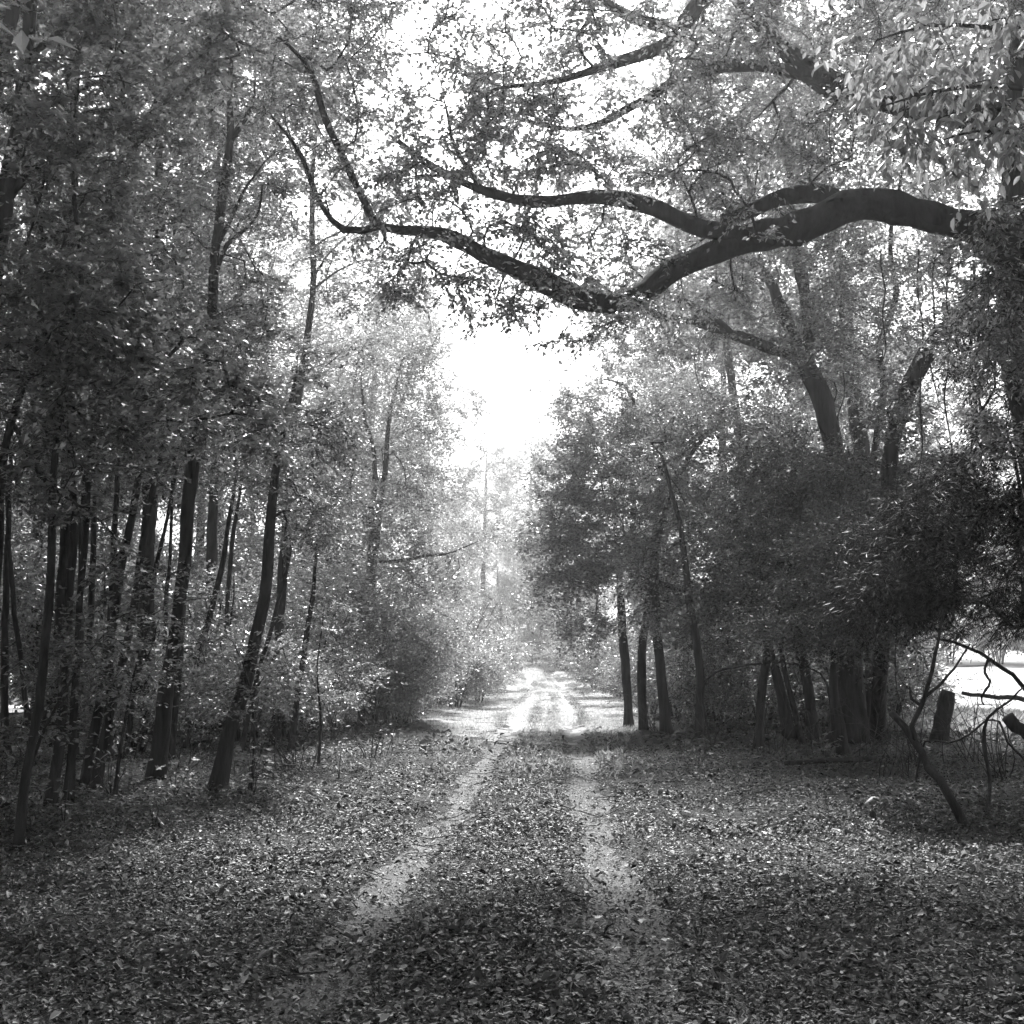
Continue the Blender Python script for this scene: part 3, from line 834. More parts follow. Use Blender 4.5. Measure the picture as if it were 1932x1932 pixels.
hu = 966 + FPX * cen[:, 0] / hf; hv = 966 - FPX * ((cen[:, 2] - CAM_H) * CP - cen[:, 1] * SP) / hf
inview = (hu > 0) & (hu < 1920) & (hv > 5) & (hv < 1900)
single = [i for i in order if inview[i]][:300]
fl = [np.array(f) for f in LEAF_OVAL[1]]
lmesh = {}
for i in single:
    v = LV[i]
    g = Geo(); g.add(v - v[0], np.concatenate(fl), [len(f) for f in fl])
    link_mesh('leaf', g.mesh('hickory_leaf', [M_NEAR]), hick, v[0] - hick_base)
rest = np.array([i for i in range(len(LV)) if i not in set(single)])
k = LV.shape[1]
fcat = np.concatenate(fl)
gc.add(LV[rest].reshape(-1, 3), (np.arange(len(rest))[:, None] * k + fcat[None, :]).ravel(), np.tile([len(f) for f in fl], len(rest)), 0)
link_mesh('crown', gc.mesh('hickory_crown', [M_NEAR, M_BARK], hick_base), hick, kind='stuff')

# ------------------------------------------------------------------ left-hand wood
LW = 'dark trunks of the left wood'
left = [
  # name, label, trunk points, radii, blobs, tips, leaf, per, size
  ('maple_tree', 'thin dark maple stem nearest the camera at the left edge', [(32, 1602), (50, 1480), (72, 1320), (88, 1150), (100, 1000), (112, 800), (150, 560), (140, 330), (150, 150)], [0.052, 0.05, 0.048, 0.045, 0.043, 0.038, 0.03, 0.022, 0.01],
     [pb(120, 780, 10, 150, 200, 1.6, 1), pb(260, 700, 10, 150, 120, 1.6, 1), pb(130, 420, 10, 140, 200, 1.6, 1)], 230, 36, 0.115),
  ('maple_tree', 'slim leaning maple stem just behind the nearest left one', [(95, 1520), (108, 1420), (120, 1300), (130, 1150), (140, 1000), (120, 760), (100, 560), (60, 350)], [0.075, 0.07, 0.065, 0.06, 0.06, 0.05, 0.04, 0.02],
     [pb(180, 560, 13, 200, 180, 2, 1), pb(330, 820, 13, 140, 130, 1.8, .8)], 200, 40, 0.115),
  ('maple_tree', 'maple stem of the left clump with an upright straight foot', [(128, 1512), (138, 1400), (146, 1270), (150, 1120), (170, 900), (200, 650), (230, 400)], [0.065, 0.06, 0.055, 0.05, 0.045, 0.035, 0.02],
     [pb(250, 480, 13, 170, 200, 2, 1), pb(330, 640, 13, 150, 130, 2, .8), (np.array([-3.0, 13.5, 10.5]), (3.5, 3.5, 2), 1.3)], 220, 40, 0.115),
  ('maple_tree', 'slanting maple stem in the crowded left clump', [(158, 1486), (180, 1370), (200, 1240), (222, 1120), (262, 900), (300, 700), (330, 420)], [0.085, 0.08, 0.075, 0.07, 0.06, 0.045, 0.02],
     [pb(380, 520, 15, 190, 200, 2.2, 1), pb(420, 800, 15, 140, 120, 2, .8)], 170, 42, 0.115),
  ('maple_tree', 'second slanting stem touching its neighbour in the left clump', [(178, 1492), (205, 1360), (238, 1220), (262, 1080), (290, 920), (330, 760)], [0.08, 0.075, 0.07, 0.06, 0.05, 0.03],
     [pb(340, 830, 15, 150, 90, 2, 1)], 110, 40, 0.11),
  ('old_maple', 'thick upright trunk set back in the left clump', [(108, 1408), (112, 1280), (122, 1120), (130, 900), (135, 600), (140, 300), (140, 0)], [0.24, 0.21, 0.19, 0.17, 0.15, 0.12, 0.08],
     [pb(150, 250, 23, 220, 260, 4, 1), pb(80, 620, 23, 160, 150, 3, .7)], 220, 60, 0.14),
  ('old_maple', 'broad dark trunk in the middle of the left wood', [(272, 1405), (275, 1270), (277, 1100), (285, 850), (300, 560), (300, 250), (310, -50)], [0.25, 0.23, 0.20, 0.17, 0.14, 0.11, 0.07],
     [pb(330, 220, 24, 240, 250, 4, 1), pb(300, 640, 24, 190, 130, 3, .7)], 240, 60, 0.14),
  ('tall_maple', 'tallest dark trunk of the left wood rising through the canopy', [(292, 1472), (318, 1290), (342, 1100), (360, 920), (378, 760), (398, 600), (408, 470), (425, 320), (432, 270), (436, 140), (440, 0)], [0.135, 0.13, 0.12, 0.115, 0.11, 0.10, 0.09, 0.08, 0.065, 0.05, 0.03],
     [pb(440, 260, 16, 190, 210, 2.4, 1), pb(520, 120, 16, 190, 130, 2.4, .8), pb(430, 560, 16, 120, 110, 2, .6), pb(330, 100, 16, 190, 130, 2.4, .7), (np.array([-2.5, 16.5, 13.5]), (4, 4, 2.2), 1.6)], 300, 46, 0.11),
  ('old_maple', 'sturdy upright trunk right behind the tallest left maple', [(384, 1378), (392, 1180), (402, 980), (406, 800), (405, 600), (410, 400), (420, 150)], [0.20, 0.18, 0.16, 0.14, 0.12, 0.09, 0.05],
     [pb(440, 420, 27, 150, 200, 3.5, 1), pb(480, 780, 27, 120, 110, 3, .8), pb(400, 150, 27, 220, 180, 4, .9)], 230, 60, 0.14),
  ('leaning_maple', 'smooth leaning trunk bowing toward the lane on the left', [(408, 1482), (432, 1390), (466, 1280), (492, 1160), (506, 1050), (514, 940), (535, 820), (560, 700)], [0.125, 0.12, 0.112, 0.10, 0.09, 0.08, 0.05, 0.03],
     [pb(560, 860, 15.5, 120, 120, 1.8, 1), pb(560, 980, 16.5, 90, 60, 1.4, .6), pb(610, 790, 15.5, 90, 70, 1.6, .5)], 150, 42, 0.10),
  ('slender_tree', 'slender tall trunk with fine side branches against the white sky', [(520, 1400), (530, 1150), (545, 900), (563, 740), (580, 640), (592, 540), (588, 450), (590, 350), (597, 230), (605, 100)], [0.13, 0.12, 0.11, 0.105, 0.10, 0.09, 0.08, 0.065, 0.05, 0.03],
     [pb(620, 180, 22, 130, 150, 2.4, .9), pb(560, 420, 22, 90, 100, 2, .5), pb(690, 520, 22, 110, 70, 2, .5), pb(560, 60, 22, 170, 90, 2.4, .8), pb(610, 640, 22, 80, 60, 1.6, .3)], 170, 50, 0.10),
  ('edge_maple', 'heavy trunk leaning out of the picture at the upper left corner', [(-150, 1500), (-110, 1100), (-60, 750), (0, 450), (25, 290), (45, 130), (70, -60)], [0.17, 0.16, 0.15, 0.135, 0.125, 0.115, 0.1],
     [pb(150, 120, 11, 220, 150, 1.8, 1), pb(300, 60, 11, 230, 100, 1.8, .8), pb(60, 560, 11, 120, 120, 1.6, .6), (np.array([-4.0, 9.5, 9.0]), (3, 3.5, 1.8), 1.4)], 240, 38, 0.12),
  ('arching_maple', 'arching maple sapling whose long boughs sweep right from the left edge', [(-40, 1560), (-20, 1250), (5, 900), (30, 770), (60, 690), (95, 610), (115, 480), (160, 370), (200, 300)], [0.065, 0.06, 0.055, 0.05, 0.046, 0.04, 0.03, 0.02, 0.01],
     [pb(260, 730, 9.5, 190, 70, 1.2, 1), pb(420, 760, 9.5, 110, 70, 1.0, .8), pb(240, 560, 9.5, 160, 80, 1.2, .8)], 170, 36, 0.11),
]
extra_limbs = {
  7: [([(432, 270), (455, 235), (470, 200), (478, 150)], [0.05, 0.04, 0.03, 0.015]), ([(412, 460), (440, 400), (470, 345), (500, 300)], [0.03, 0.025, 0.02, 0.01]), ([(405, 520), (425, 465), (450, 445), (490, 400), (500, 350)], [0.035, 0.03, 0.025, 0.02, 0.01])],
  10: [([(590, 468), (615, 450), (650, 438), (680, 400)], [0.035, 0.03, 0.022, 0.012]), ([(593, 520), (620, 480), (655, 440)], [0.03, 0.024, 0.012]), ([(592, 545), (640, 510), (690, 490), (720, 500)], [0.03, 0.024, 0.018, 0.01]), ([(590, 355), (560, 290), (525, 230)], [0.04, 0.03, 0.015])],
  12: [([(88, 655), (130, 640), (190, 645), (260, 665), (340, 700), (420, 740), (480, 760)], [0.03, 0.027, 0.024, 0.02, 0.016, 0.012, 0.006]),
       ([(100, 620), (140, 600), (200, 590), (280, 620), (360, 660)], [0.025, 0.02, 0.016, 0.012, 0.006]),
       ([(60, 700), (110, 690), (180, 700), (260, 745), (300, 780)], [0.025, 0.02, 0.016, 0.011, 0.006]),
       ([(20, 790), (60, 870), (110, 930), (190, 980)], [0.03, 0.025, 0.018, 0.01])],
  11: [([(10, 380), (60, 330), (110, 300), (180, 270)], [0.06, 0.05, 0.04, 0.02]), ([(50, 110), (150, 40), (250, 20), (370, 45), (480, 90), (560, 140)], [0.05, 0.045, 0.04, 0.03, 0.02, 0.01])],
}
for i, (nm, lab, pts, radii, blobs, tips, per, size) in enumerate(left):
    limbs = [(W(pts, None), radii)]
    Yb = limbs[0][0][0][1]
    for ep, er in extra_limbs.get(i, []):
        limbs.append((Q(ep, Yb), er))
    near = Yb < 17.5
    tips = int(tips * (0.52 if i in (0, 1, 12) else 0.72)); per = int(per * (2.0 if near else 1.6)); size *= 0.64 if near else 0.78
    limbs[0] = (limbs[0][0], [r_ * 0.76 for r_ in limbs[0][1]])
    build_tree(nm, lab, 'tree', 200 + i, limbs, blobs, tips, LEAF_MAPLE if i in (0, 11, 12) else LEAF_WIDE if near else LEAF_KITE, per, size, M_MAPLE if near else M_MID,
               spread=0.22 if near else 0.36, flat=0.2 if near else 0.4, tilt=0.4 if near else 0.6, twiglet=0.003 if near else 0, lift=0.15, droop=0.14, group=LW, zmin=1.5, keep=keep_left, nsub=1)

# twin-stemmed tree and bushes where the left wood meets the lane
build_tree('twin_tree', 'pale twin stemmed tree beside the far lane on the left', 'tree', 231,
    [(W([(690, 1372), (692, 1200), (700, 1090), (715, 960), (728, 880), (735, 780), (760, 680)], 33), [0.17, 0.16, 0.15, 0.10, 0.08, 0.05, 0.03]),
     (Q([(700, 1080), (704, 960), (706, 870), (690, 790), (680, 700)], 33), [0.10, 0.08, 0.07, 0.05, 0.02]),
     (Q([(715, 1060), (780, 1055), (840, 1045), (880, 1030), (900, 1020)], 33), [0.05, 0.045, 0.035, 0.02, 0.01])],
    [pb(750, 780, 34, 120, 120, 3, 1), pb(740, 950, 34, 120, 110, 3, 1), pb(820, 1080, 34, 90, 60, 2.4, .7), pb(690, 1080, 34, 100, 80, 2.4, .7), pb(780, 660, 34, 90, 60, 2.6, .5)],
    360, LEAF_KITE, 110, 0.10, M_FAR, spread=0.42, flat=0.4, tilt=0.7, zmin=2.5, keep=open_sky)
build_tree('short_tree', 'short dark stem with bushy crown at the grass edge on the left', 'tree', 232,
    [(W([(725, 1372), (727, 1310), (730, 1230), (720, 1130)], None), [0.13, 0.12, 0.10, 0.05])],
    [pb(720, 1200, 31, 110, 80, 2.2, 1), pb(790, 1230, 31.5, 80, 60, 2, .7)], 190, LEAF_KITE, 110, 0.09, M_FAR, spread=0.36, zmin=1.5, flat=0.5, tilt=0.8)

for k, (pts, Yd, blobs_, lab) in enumerate([
    ([(215, 1506), (228, 1400), (250, 1280), (290, 1160)], 14.0, [(300, 1180, 120, 40), (350, 1260, 90, 30), (230, 1290, 90, 35), (300, 1090, 110, 40)], 'low maple sapling with level sprays before the slanting left stems'),
    ([(40, 1575), (60, 1450), (110, 1330), (170, 1230)], 10.8, [(120, 1270, 110, 40), (60, 1380, 80, 30), (190, 1210, 90, 35)], 'low maple sapling with level sprays beside the nearest left stem'),
    ([(470, 1492), (480, 1400), (470, 1300), (440, 1210)], 14.8, [(430, 1230, 90, 40), (500, 1290, 80, 35), (420, 1330, 80, 30)], 'low maple sapling in front of the leaning maple'),
    ([(600, 1445), (605, 1350), (600, 1250), (610, 1150)], 18.5, [(610, 1180, 90, 50), (570, 1270, 80, 40), (650, 1280, 70, 40)], 'low bushy sapling right of the leaning maple'),
    ]):
    build_tree('maple_sapling', lab, 'sapling', 260 + k, [(W(pts, None), [0.022, 0.018, 0.013, 0.006])], [pb(u, v, gpx(*pts[0])[1], a, b, 0.8) for u, v, a, b in blobs_], 46, LEAF_WIDE, 40, 0.066, M_MAPLE,
               spread=0.24, flat=0.16, tilt=0.3, lift=0.1, droop=0.12, group='low saplings in the left wood', zmin=0.4, r_tip=0.003)

# many thin young stems standing close together in the left wood
for k, (pts, lab) in enumerate([
    ([(62, 1442), (40, 1250), (18, 1050), (5, 850)], 'thin young stem leaning left at the left edge'), ([(142, 1425), (150, 1250), (152, 1050), (160, 850)], 'thin young stem between the nearest left trunks'),
    ([(204, 1440), (206, 1250), (215, 1050), (225, 800)], 'thin straight young stem behind the slanting left stems'), ([(236, 1432), (262, 1250), (300, 1050), (340, 850)], 'thin young stem leaning right behind the left clump'),
    ([(322, 1432), (338, 1250), (350, 1050), (350, 820)], 'thin young stem just behind the tallest maple'), ([(345, 1412), (372, 1260), (415, 1080), (450, 880)], 'thin young stem leaning right of the tallest maple'),
    ([(452, 1425), (490, 1260), (540, 1080), (570, 930)], 'thin young stem leaning beside the leaning maple'), ([(548, 1412), (565, 1280), (590, 1130), (600, 980)], 'thin young stem right of the leaning maple'),
    ([(12, 1420), (8, 1250), (14, 1050), (20, 850)], 'thin upright young stem at the very left edge'), ([(300, 1400), (312, 1200), (322, 1000), (330, 820)], 'thin far stem between the broad trunk and the tallest maple'),
    ([(430, 1395), (425, 1200), (440, 1020), (462, 860)], 'thin far stem right of the sturdy upright trunk'), ([(180, 1405), (170, 1200), (178, 1000), (185, 820)], 'thin far stem right of the set back thick trunk')]):
    g_ = gpx(*pts[0])
    r0 = 0.045 + 0.012 * (k % 3)
    top = pts[-1]
    build_tree('young_tree', lab, 'tree', 280 + k, [(W(pts, None), [r0, r0 * .9, r0 * .75, r0 * .4])], [pb(top[0] + 20, top[1] - 30, g_[1], 110, 90, 1.5), pb(top[0] + 40, top[1] + 60, g_[1], 100, 40, 1.2, .5)], 46, LEAF_KITE, 60, 0.085, M_MID,
               spread=0.3, flat=0.25, tilt=0.45, lift=0.15, droop=0.12, group='thin young stems in the left wood', zmin=1.8, keep=keep_left)

build_tree('drooping_tree', 'broad leafy tree drooping over the right verge behind the slim stems', 'tree', 141,
    [(W([(1322, 1392), (1318, 1250), (1300, 1120), (1280, 980), (1250, 860)], None), [0.10, 0.09, 0.08, 0.06, 0.03])],
    [pb(1330, 980, 28, 150, 90, 2.4, 1), pb(1200, 900, 28.5, 130, 80, 2.4, .9), pb(1130, 1040, 28.5, 110, 60, 2, .7), pb(1420, 1090, 27.5, 130, 60, 2, .8), pb(1070, 960, 29, 60, 50, 1.6, .35), pb(1260, 780, 28.5, 110, 50, 2, .5), pb(1290, 1160, 28, 110, 50, 1.8, .6), pb(1090, 840, 29, 60, 40, 1.5, .3)],
    400, LEAF_KITE, 115, 0.085, M_FAR, spread=0.34, zmin=2.0, flat=0.3, tilt=0.6, droop=0.18, keep=open_sky)
build_tree('drooping_tree', 'dark leafy tree drooping low between the right stems and the cedar', 'tree', 142,
    [(W([(1430, 1412), (1440, 1280), (1470, 1150), (1500, 1000), (1540, 860)], None), [0.09, 0.085, 0.075, 0.06, 0.03])],
    [pb(1520, 1080, 22, 160, 80, 2.2, 1), pb(1640, 1000, 22, 150, 80, 2.2, 1), pb(1560, 900, 22.5, 170, 60, 2.2, .8), pb(1680, 1130, 21.5, 120, 70, 1.8, .8), pb(1440, 960, 22.5, 110, 70, 2, .6), pb(1560, 1190, 22, 120, 40, 1.6, .5), pb(1740, 900, 22, 110, 60, 2, .5)],
    430, LEAF_KITE, 130, 0.075, M_MID, spread=0.3, zmin=1.8, flat=0.25, tilt=0.5, droop=0.18)

# ------------------------------------------------------------------ shrubs and background trees (a few of each kind, copied)
def shrub_proto(seed, h, r, tips, per, size, mat, name, label):
    rng = np.random.default_rng(seed)
    limbs = []
    for k in range(6):
        a = k * 1.05 + rng.uniform(-0.4, 0.4); q = rng.uniform(0.35, 0.8) * r
        limbs.append(([np.array([0.08 * math.cos(a), 0.08 * math.sin(a), 0.0]), np.array([0.4 * q * math.cos(a), 0.4 * q * math.sin(a), 0.5 * h]), np.array([q * math.cos(a), q * math.sin(a), 0.85 * h])], [0.035, 0.025, 0.012]))
    blobs = [((0, 0, 0.55 * h), (0.75 * r, 0.75 * r, 0.42 * h), 1.2)] + [((0.6 * r * math.cos(a), 0.6 * r * math.sin(a), rng.uniform(0.25, 0.75) * h), (0.45 * r, 0.45 * r, 0.24 * h), 0.55) for a in rng.uniform(0, 6.28, 5)]
    return proto(name, label, 'bush', seed, limbs, blobs, tips, per, size, mat, spread=0.3, flat=0.6, tilt=0.9, zmin=None, minz=0.1)

def proto(name, label, cat, seed, limbs, blobs, ntips, per, size, mat, spread, flat, tilt, zmin, minz=0.3, leaf=None):
    t = Tree(seed)
    for k, (pts, radii) in enumerate(limbs):
        t.limb([np.asarray(p, float) - ([0, 0, 0.25] if j == 0 else [0, 0, 0]) for j, p in enumerate(pts)], radii, 'trunk', wiggle=0.03, step=0.4)
    tips = blob_tips(t.rng, blobs, ntips)
    tips = tips[tips[:, 2] > minz]
    t.attract(tips, zmin=zmin, lift=0.25, droop=0.1)
    t.radii(0.006, 0.42)
    root = thing(name, label, cat, (0, 0, 0))
    gt, gc = Geo(), Geo()
    for k, (ids, part) in enumerate(t.paths):
        R = t.rad[ids].copy()
        if k == 0 and R[0] > 0.08:
            R = R * (1 + 0.35 * np.exp(-np.maximum(t.pos[ids][:, 2], 0) / 0.25))
        tube(gt, t.pos[ids], R, 9 if R[0] > 0.06 else 5, t.rng)
    t.twig_geo(lambda k: gt, gc, 0.02, 0, 1, spread, 0)
    t.leaves(gc, leaf or LEAF_KITE, per, size, spread, flat, tilt, 0)
    link_mesh('trunk' if cat == 'tree' else 'stem', gt.mesh(name + '_trunk', [M_BARK]), root)
    link_mesh('crown', gc.mesh(name + '_crown', [mat, M_BARK]), root)
    return root

def tree_proto(seed, h, r, low, tips, per, size, mat, rt):
    rng = np.random.default_rng(seed)
    lean = rng.normal(0, 0.05, 2) * h
    trunk = ([np.array([0, 0, 0.0]), np.array([lean[0] * .3, lean[1] * .3, 0.35 * h]), np.array([lean[0] * .7, lean[1] * .7, 0.68 * h]), np.array([lean[0], lean[1], 0.93 * h])], [rt, rt * .8, rt * .5, rt * .12])
    limbs = [trunk]
    blobs = [((lean[0] * .8, lean[1] * .8, 0.78 * h), (0.6 * r, 0.6 * r, 0.2 * h), 1.3)]
    for k in range(9):
        a = k * 2.4 + rng.uniform(-.4, .4); zz = rng.uniform(low, 0.85) * h; q = r * (1.05 - 0.5 * abs(zz / h - 0.5)) * rng.uniform(0.5, 0.8)
        blobs.append(((q * math.cos(a), q * math.sin(a), zz), (0.42 * r, 0.42 * r, 0.10 * h), 0.6))
    return proto('woodland_tree', 'tree', 'tree', seed, limbs, blobs, tips, per, size, mat, spread=0.5, flat=0.45, tilt=0.7, zmin=low * h * 0.6, minz=0.8)

TP = [tree_proto(301, 15, 4.2, 0.22, 360, 115, 0.125, M_FAR, 0.20), tree_proto(302, 18, 4.8, 0.25, 400, 115, 0.135, M_FAR, 0.24),
      tree_proto(303, 13, 4.5, 0.15, 360, 115, 0.125, M_FAR, 0.18), tree_proto(304, 10, 3.6, 0.12, 280, 110, 0.12, M_FAR, 0.14)]
TP.append(tree_proto(305, 24, 7.5, 0.58, 520, 120, 0.14, M_FAR, 0.28))
SP_ = [shrub_proto(321, 2.6, 1.9, 200, 85, 0.085, M_FAR, 'roadside_bush', 'bush'), shrub_proto(322, 3.8, 2.3, 260, 90, 0.09, M_FAR, 'roadside_bush', 'bush'),
       shrub_proto(323, 1.7, 1.5, 150, 80, 0.075, M_FAR, 'roadside_bush', 'bush')]
used = set()
rb = np.random.default_rng(55)
def put(P, x, y, s, label, group, squash=1.0):
    loc = (x, y, float(ground_z(x, y)))
    rz = rb.uniform(0, 6.28)
    scale = (s * rb.uniform(0.92, 1.08), s * rb.uniform(0.92, 1.08), s * squash)
    if P.name not in used:
        used.add(P.name)
        P.location = loc; P.rotation_euler = (0, 0, rz); P.scale = scale
        P['label'] = label; P['group'] = group
        return P
    return copy_thing(P, loc, rz, scale, label, group)

# bushes closing the left side of the lane (listed from the near end)
for x, y, k, s, lab in [
    (-4.6, 27.5, 1, 0.85, 'dark rounded bush at the foot of the left wood, nearest of the row'), (-5.6, 31.0, 1, 1.15, 'tall bush behind the short dark stem on the left'),
    (-4.2, 35.5, 0, 1.1, 'bush beside the short dark stem at the left grass edge'), (-3.6, 41.0, 1, 1.0, 'bush bulging toward the sunlit grass on the left'),
    (-2.9, 47.0, 1, 1.05, 'leafy bush pressing the lane from the left'), (-2.2, 53.0, 1, 1.1, 'bush drooping over the left rim of the far lane'),
    (-2.4, 61.0, 1, 1.35, 'tall bush at the left rim before the lane bends'), (-3.2, 72.0, 1, 1.5, 'pale bush on the left near the bend'),
    (-7.5, 24.5, 0, 1.0, 'low dark bush between the leaning maple and the lane bushes'), (-8.5, 35, 1, 1.3, 'broad bush deep in the left wood'),
    (-5.2, 23.5, 2, 1.3, 'scrubby dark bush right of the leaning maple foot'), (-6.8, 28, 1, 1.1, 'tall dark bush behind the leaning maple'), (-10.5, 27, 1, 1.2, 'tall shaded bush behind the broad left trunk'), (-14, 25, 1, 1.2, 'tall shaded bush seen between the slanting stems'), (-12, 33, 1, 1.4, 'tall bush far back behind the sturdy trunk'),
    (-3.5, 30.5, 2, 1.0, 'low bush at the left edge before the short dark stem'), (-3.1, 33.5, 2, 1.1, 'low bush left of the grass beside the short dark stem'), (-3.2, 38, 2, 1.2, 'low leafy bush at the left rim of the sunlit grass'), (-2.1, 44.5, 2, 1.2, 'low bush where the left bushes meet the far grass'), (-1.4, 50, 2, 1.1, 'low bush at the left rim of the lane beyond the grass'), (-4.6, 24.5, 2, 1.0, 'low scrubby bush on the left verge in shade'),
    (-6.5, 20.5, 2, 1.0, 'small scrubby bush at the feet of the left trunks')]:
    put(SP_[k], x, y, s, lab, 'bushes left of the lane')
for x, y, k, s, lab in [
    (4.6, 40, 2, 1.1, 'small bush beyond the three slim stems'), (5.4, 46, 0, 1.1, 'sunlit bush on the right rim of the far grass'), (4.9, 54, 0, 1.15, 'rounded sunlit bush right of the far lane'),
    (4.4, 63, 0, 1.2, 'pale bush right of the lane before the bend'), (4.2, 75, 1, 1.0, 'pale tall bush at the inside of the bend'), (8.5, 44, 1, 1.3, 'tall bush behind the slim stems'),
    (7.6, 36, 1, 1.0, 'shaded bush behind the three slim stems'), (9.2, 31, 0, 1.2, 'dark bush among the stems of the right wood'), (6.6, 31.5, 2, 1.1, 'low dark bush between slim stems and right wood'),
    (10.5, 40, 1, 1.5, 'tall bush closing the back of the right wood'), (6.2, 37.5, 1, 1.1, 'leafy bush right behind the nearest slim stem'), (8.0, 28.5, 0, 1.0, 'shaded bush left of the slanting right stem'), (8.7, 30.5, 0, 1.1, 'shaded bush behind the broad forked trunk'),
    (5.7, 33.5, 2, 1.3, 'low dark bush right behind the slim stems'), (7.2, 30, 2, 1.3, 'low dark bush filling the gap right of the slim stems'), (8.6, 27.3, 2, 1.2, 'low dark bush at the feet of the dark right stems'), (9.0, 34, 1, 1.0, 'shaded tall bush between the forked trunk and the dark stems'), (4.9, 36, 2, 1.1, 'low bush beyond the feet of the slim stems'),
    (10.2, 38, 1, 1.2, 'bush at the back of the right wood before the field')]:
    put(SP_[k], x, y, s, lab, 'bushes right of the lane')

# trees along the lane and behind
GL, GR, GF = 'trees behind the left wood', 'trees behind the right wood', 'pale trees around the far bend'
for x, y, k, s, lab in [
    (-7.0, 44, 0, 0.95, 'middle-distance tree left of the lane behind the twin stems'), (-6.9, 54, 1, 1.2, 'pale tree overhanging the lane from the left beyond the grass'),
    (-10, 36, 2, 1.0, 'tree behind the leaning maple'), (-14, 30, 1, 1.0, 'tall tree behind the sturdy upright trunk'), (-12.5, 47, 1, 1.0, 'tall tree behind the slender trunk'), (-18, 40, 0, 1.1, 'tree at the back of the left wood'),
    (-23, 33, 2, 1.1, 'tree seen between the left clump trunks'), (-28, 50, 1, 1.1, 'distant tree behind the left clump'), (-38, 62, 1, 1.1, 'distant tree at the far left behind the clearing'),
    (-50, 75, 1, 1.2, 'distant tree beyond the clearing on the left'), (-30, 70, 1, 1.2, 'distant tree beyond the clearing behind the broad trunk'), (-20, 60, 0, 1.2, 'distant tree beyond the clearing behind the tallest maple'),
    (-9, 68, 1, 0.9, 'pale tree on the left some way before the bend'), (-13, 85, 1, 1.0, 'hazy tree behind the left bushes'), (-10, 32, 3, 0.95, 'low-crowned tree behind the foot of the tallest maple'), (-13.5, 34.5, 3, 1.0, 'low-crowned tree seen between the broad trunk and the left clump'), (-17.5, 36, 3, 1.05, 'low-crowned tree at the back of the left clump'), (-8.6, 40, 3, 0.95, 'low-crowned tree seen right of the leaning maple'), (-11.5, 20, 2, 0.95, 'tree deep in shade behind the slanting stems'), (-16, 20, 1, 0.95, 'tree deep in shade at the left edge')]:
    put(TP[k], x, y, s, lab, GL)
put(TP[4], -10.5, 44, 1.0, 'pale tall tree whose high crown hangs behind the oak limb tip', GL)
put(TP[4], 10.0, 47, 1.0, 'pale tall tree whose high crown hangs behind the middle of the oak limb', GR)
put(TP[4], -10.5, 27, 1.0, 'tallest tree behind the left wood, its crown across the upper left', GL)
put(TP[4], 9.6, 30.5, 1.0, 'tallest tree behind the forked trunk, its crown across the upper right', GR)
for x, y, k, s, lab in [
    (9.5, 50, 3, 0.8, 'tree right of the lane behind the slim stems'), (8.2, 62, 3, 0.85, 'pale tree right of the lane beyond the sunlit bushes'), (14.5, 41, 0, 0.95, 'tree behind the forked tree'), (17.5, 36, 0, 0.95, 'tree behind the leaning ivied trunk'),
    (9.5, 54, 1, 1.2, 'pale tall tree behind the three slim stems'), (8.2, 70, 1, 1.0, 'pale tree standing behind the left edge of the slim stems'), (14.5, 51, 1, 1.15, 'pale tall tree seen left of the forked trunk'), (29, 98, 1, 1.1, 'distant tree across the field behind the stump'), (36, 100, 1, 1.1, 'distant tree across the bright field right of the stump'), (43, 98, 1, 1.1, 'distant tree across the bright field at the right edge'), (50, 96, 1, 1.1, 'distant tree beyond the right edge of the field'),
    (18, 64, 1, 0.9, 'tall tree behind the forked tree across the field'), (23, 104, 1, 1.0, 'distant tree across the field behind the oak limb'), (52, 80, 0, 1.1, 'distant tree at the far end of the field'), (11.5, 80, 1, 0.9, 'hazy tree on the right beyond the sunlit bushes')]:
    put(TP[k], x, y, s, lab, GR)
for x, y, k, s, lab in [
    (-4.2, 92, 3, 1.1, 'pale tree on the left at the bend of the lane'), (5.0, 92, 3, 1.15, 'pale tree on the right at the bend of the lane'), (-6.5, 108, 0, 1.0, 'pale tree left beyond the bend'), (4.2, 112, 0, 0.95, 'pale tree closing the view at the bend'),
    (1.8, 128, 1, 1.3, 'pale tree rising at the end of the lane'), (-3.0, 118, 1, 1.2, 'pale tree rising left of the lane end'), (4.8, 104, 1, 1.05, 'pale tree leaning in right of the lane end'), (-5.4, 80, 1, 1.05, 'pale tree left of the narrowing lane'), (-1.4, 140, 2, 0.85, 'low pale tree filling the end of the lane on the left'), (3.2, 142, 2, 0.85, 'low pale tree filling the end of the lane on the right'), (0.9, 158, 2, 1.0, 'pale low-branched tree right behind the lane end'), (0.2, 170, 1, 1.1, 'farthest pale tree in the gap above the lane'), (-9, 135, 1, 1.0, 'far pale tree left of the gap'), (9, 130, 1, 1.0, 'far pale tree right of the gap'), (5, 165, 1, 1.0, 'farthest pale tree right of the gap'), (-6, 170, 1, 1.0, 'farthest pale tree left of the gap')]:
    put(TP[k], x, y, s, lab, GF)
for x, y, k, s, lab in [(-2.6, 98, 1, 1.2, 'pale bush on the left at the bend'), (3.0, 100, 1, 1.2, 'pale bush on the right at the bend'), (0.6, 140, 1, 1.8, 'pale bush closing the end of the lane'), (-1.8, 128, 1, 1.5, 'pale bush at the left foot of the lane end'), (3.2, 122, 1, 1.6, 'pale bush at the right foot of the lane end'), (-3.4, 84, 1, 1.2, 'pale bush left of the narrowing lane'), (4.0, 86, 0, 1.2, 'pale bush right of the narrowing lane')]:
    put(SP_[k], x, y, s, lab, 'bushes around the bend')
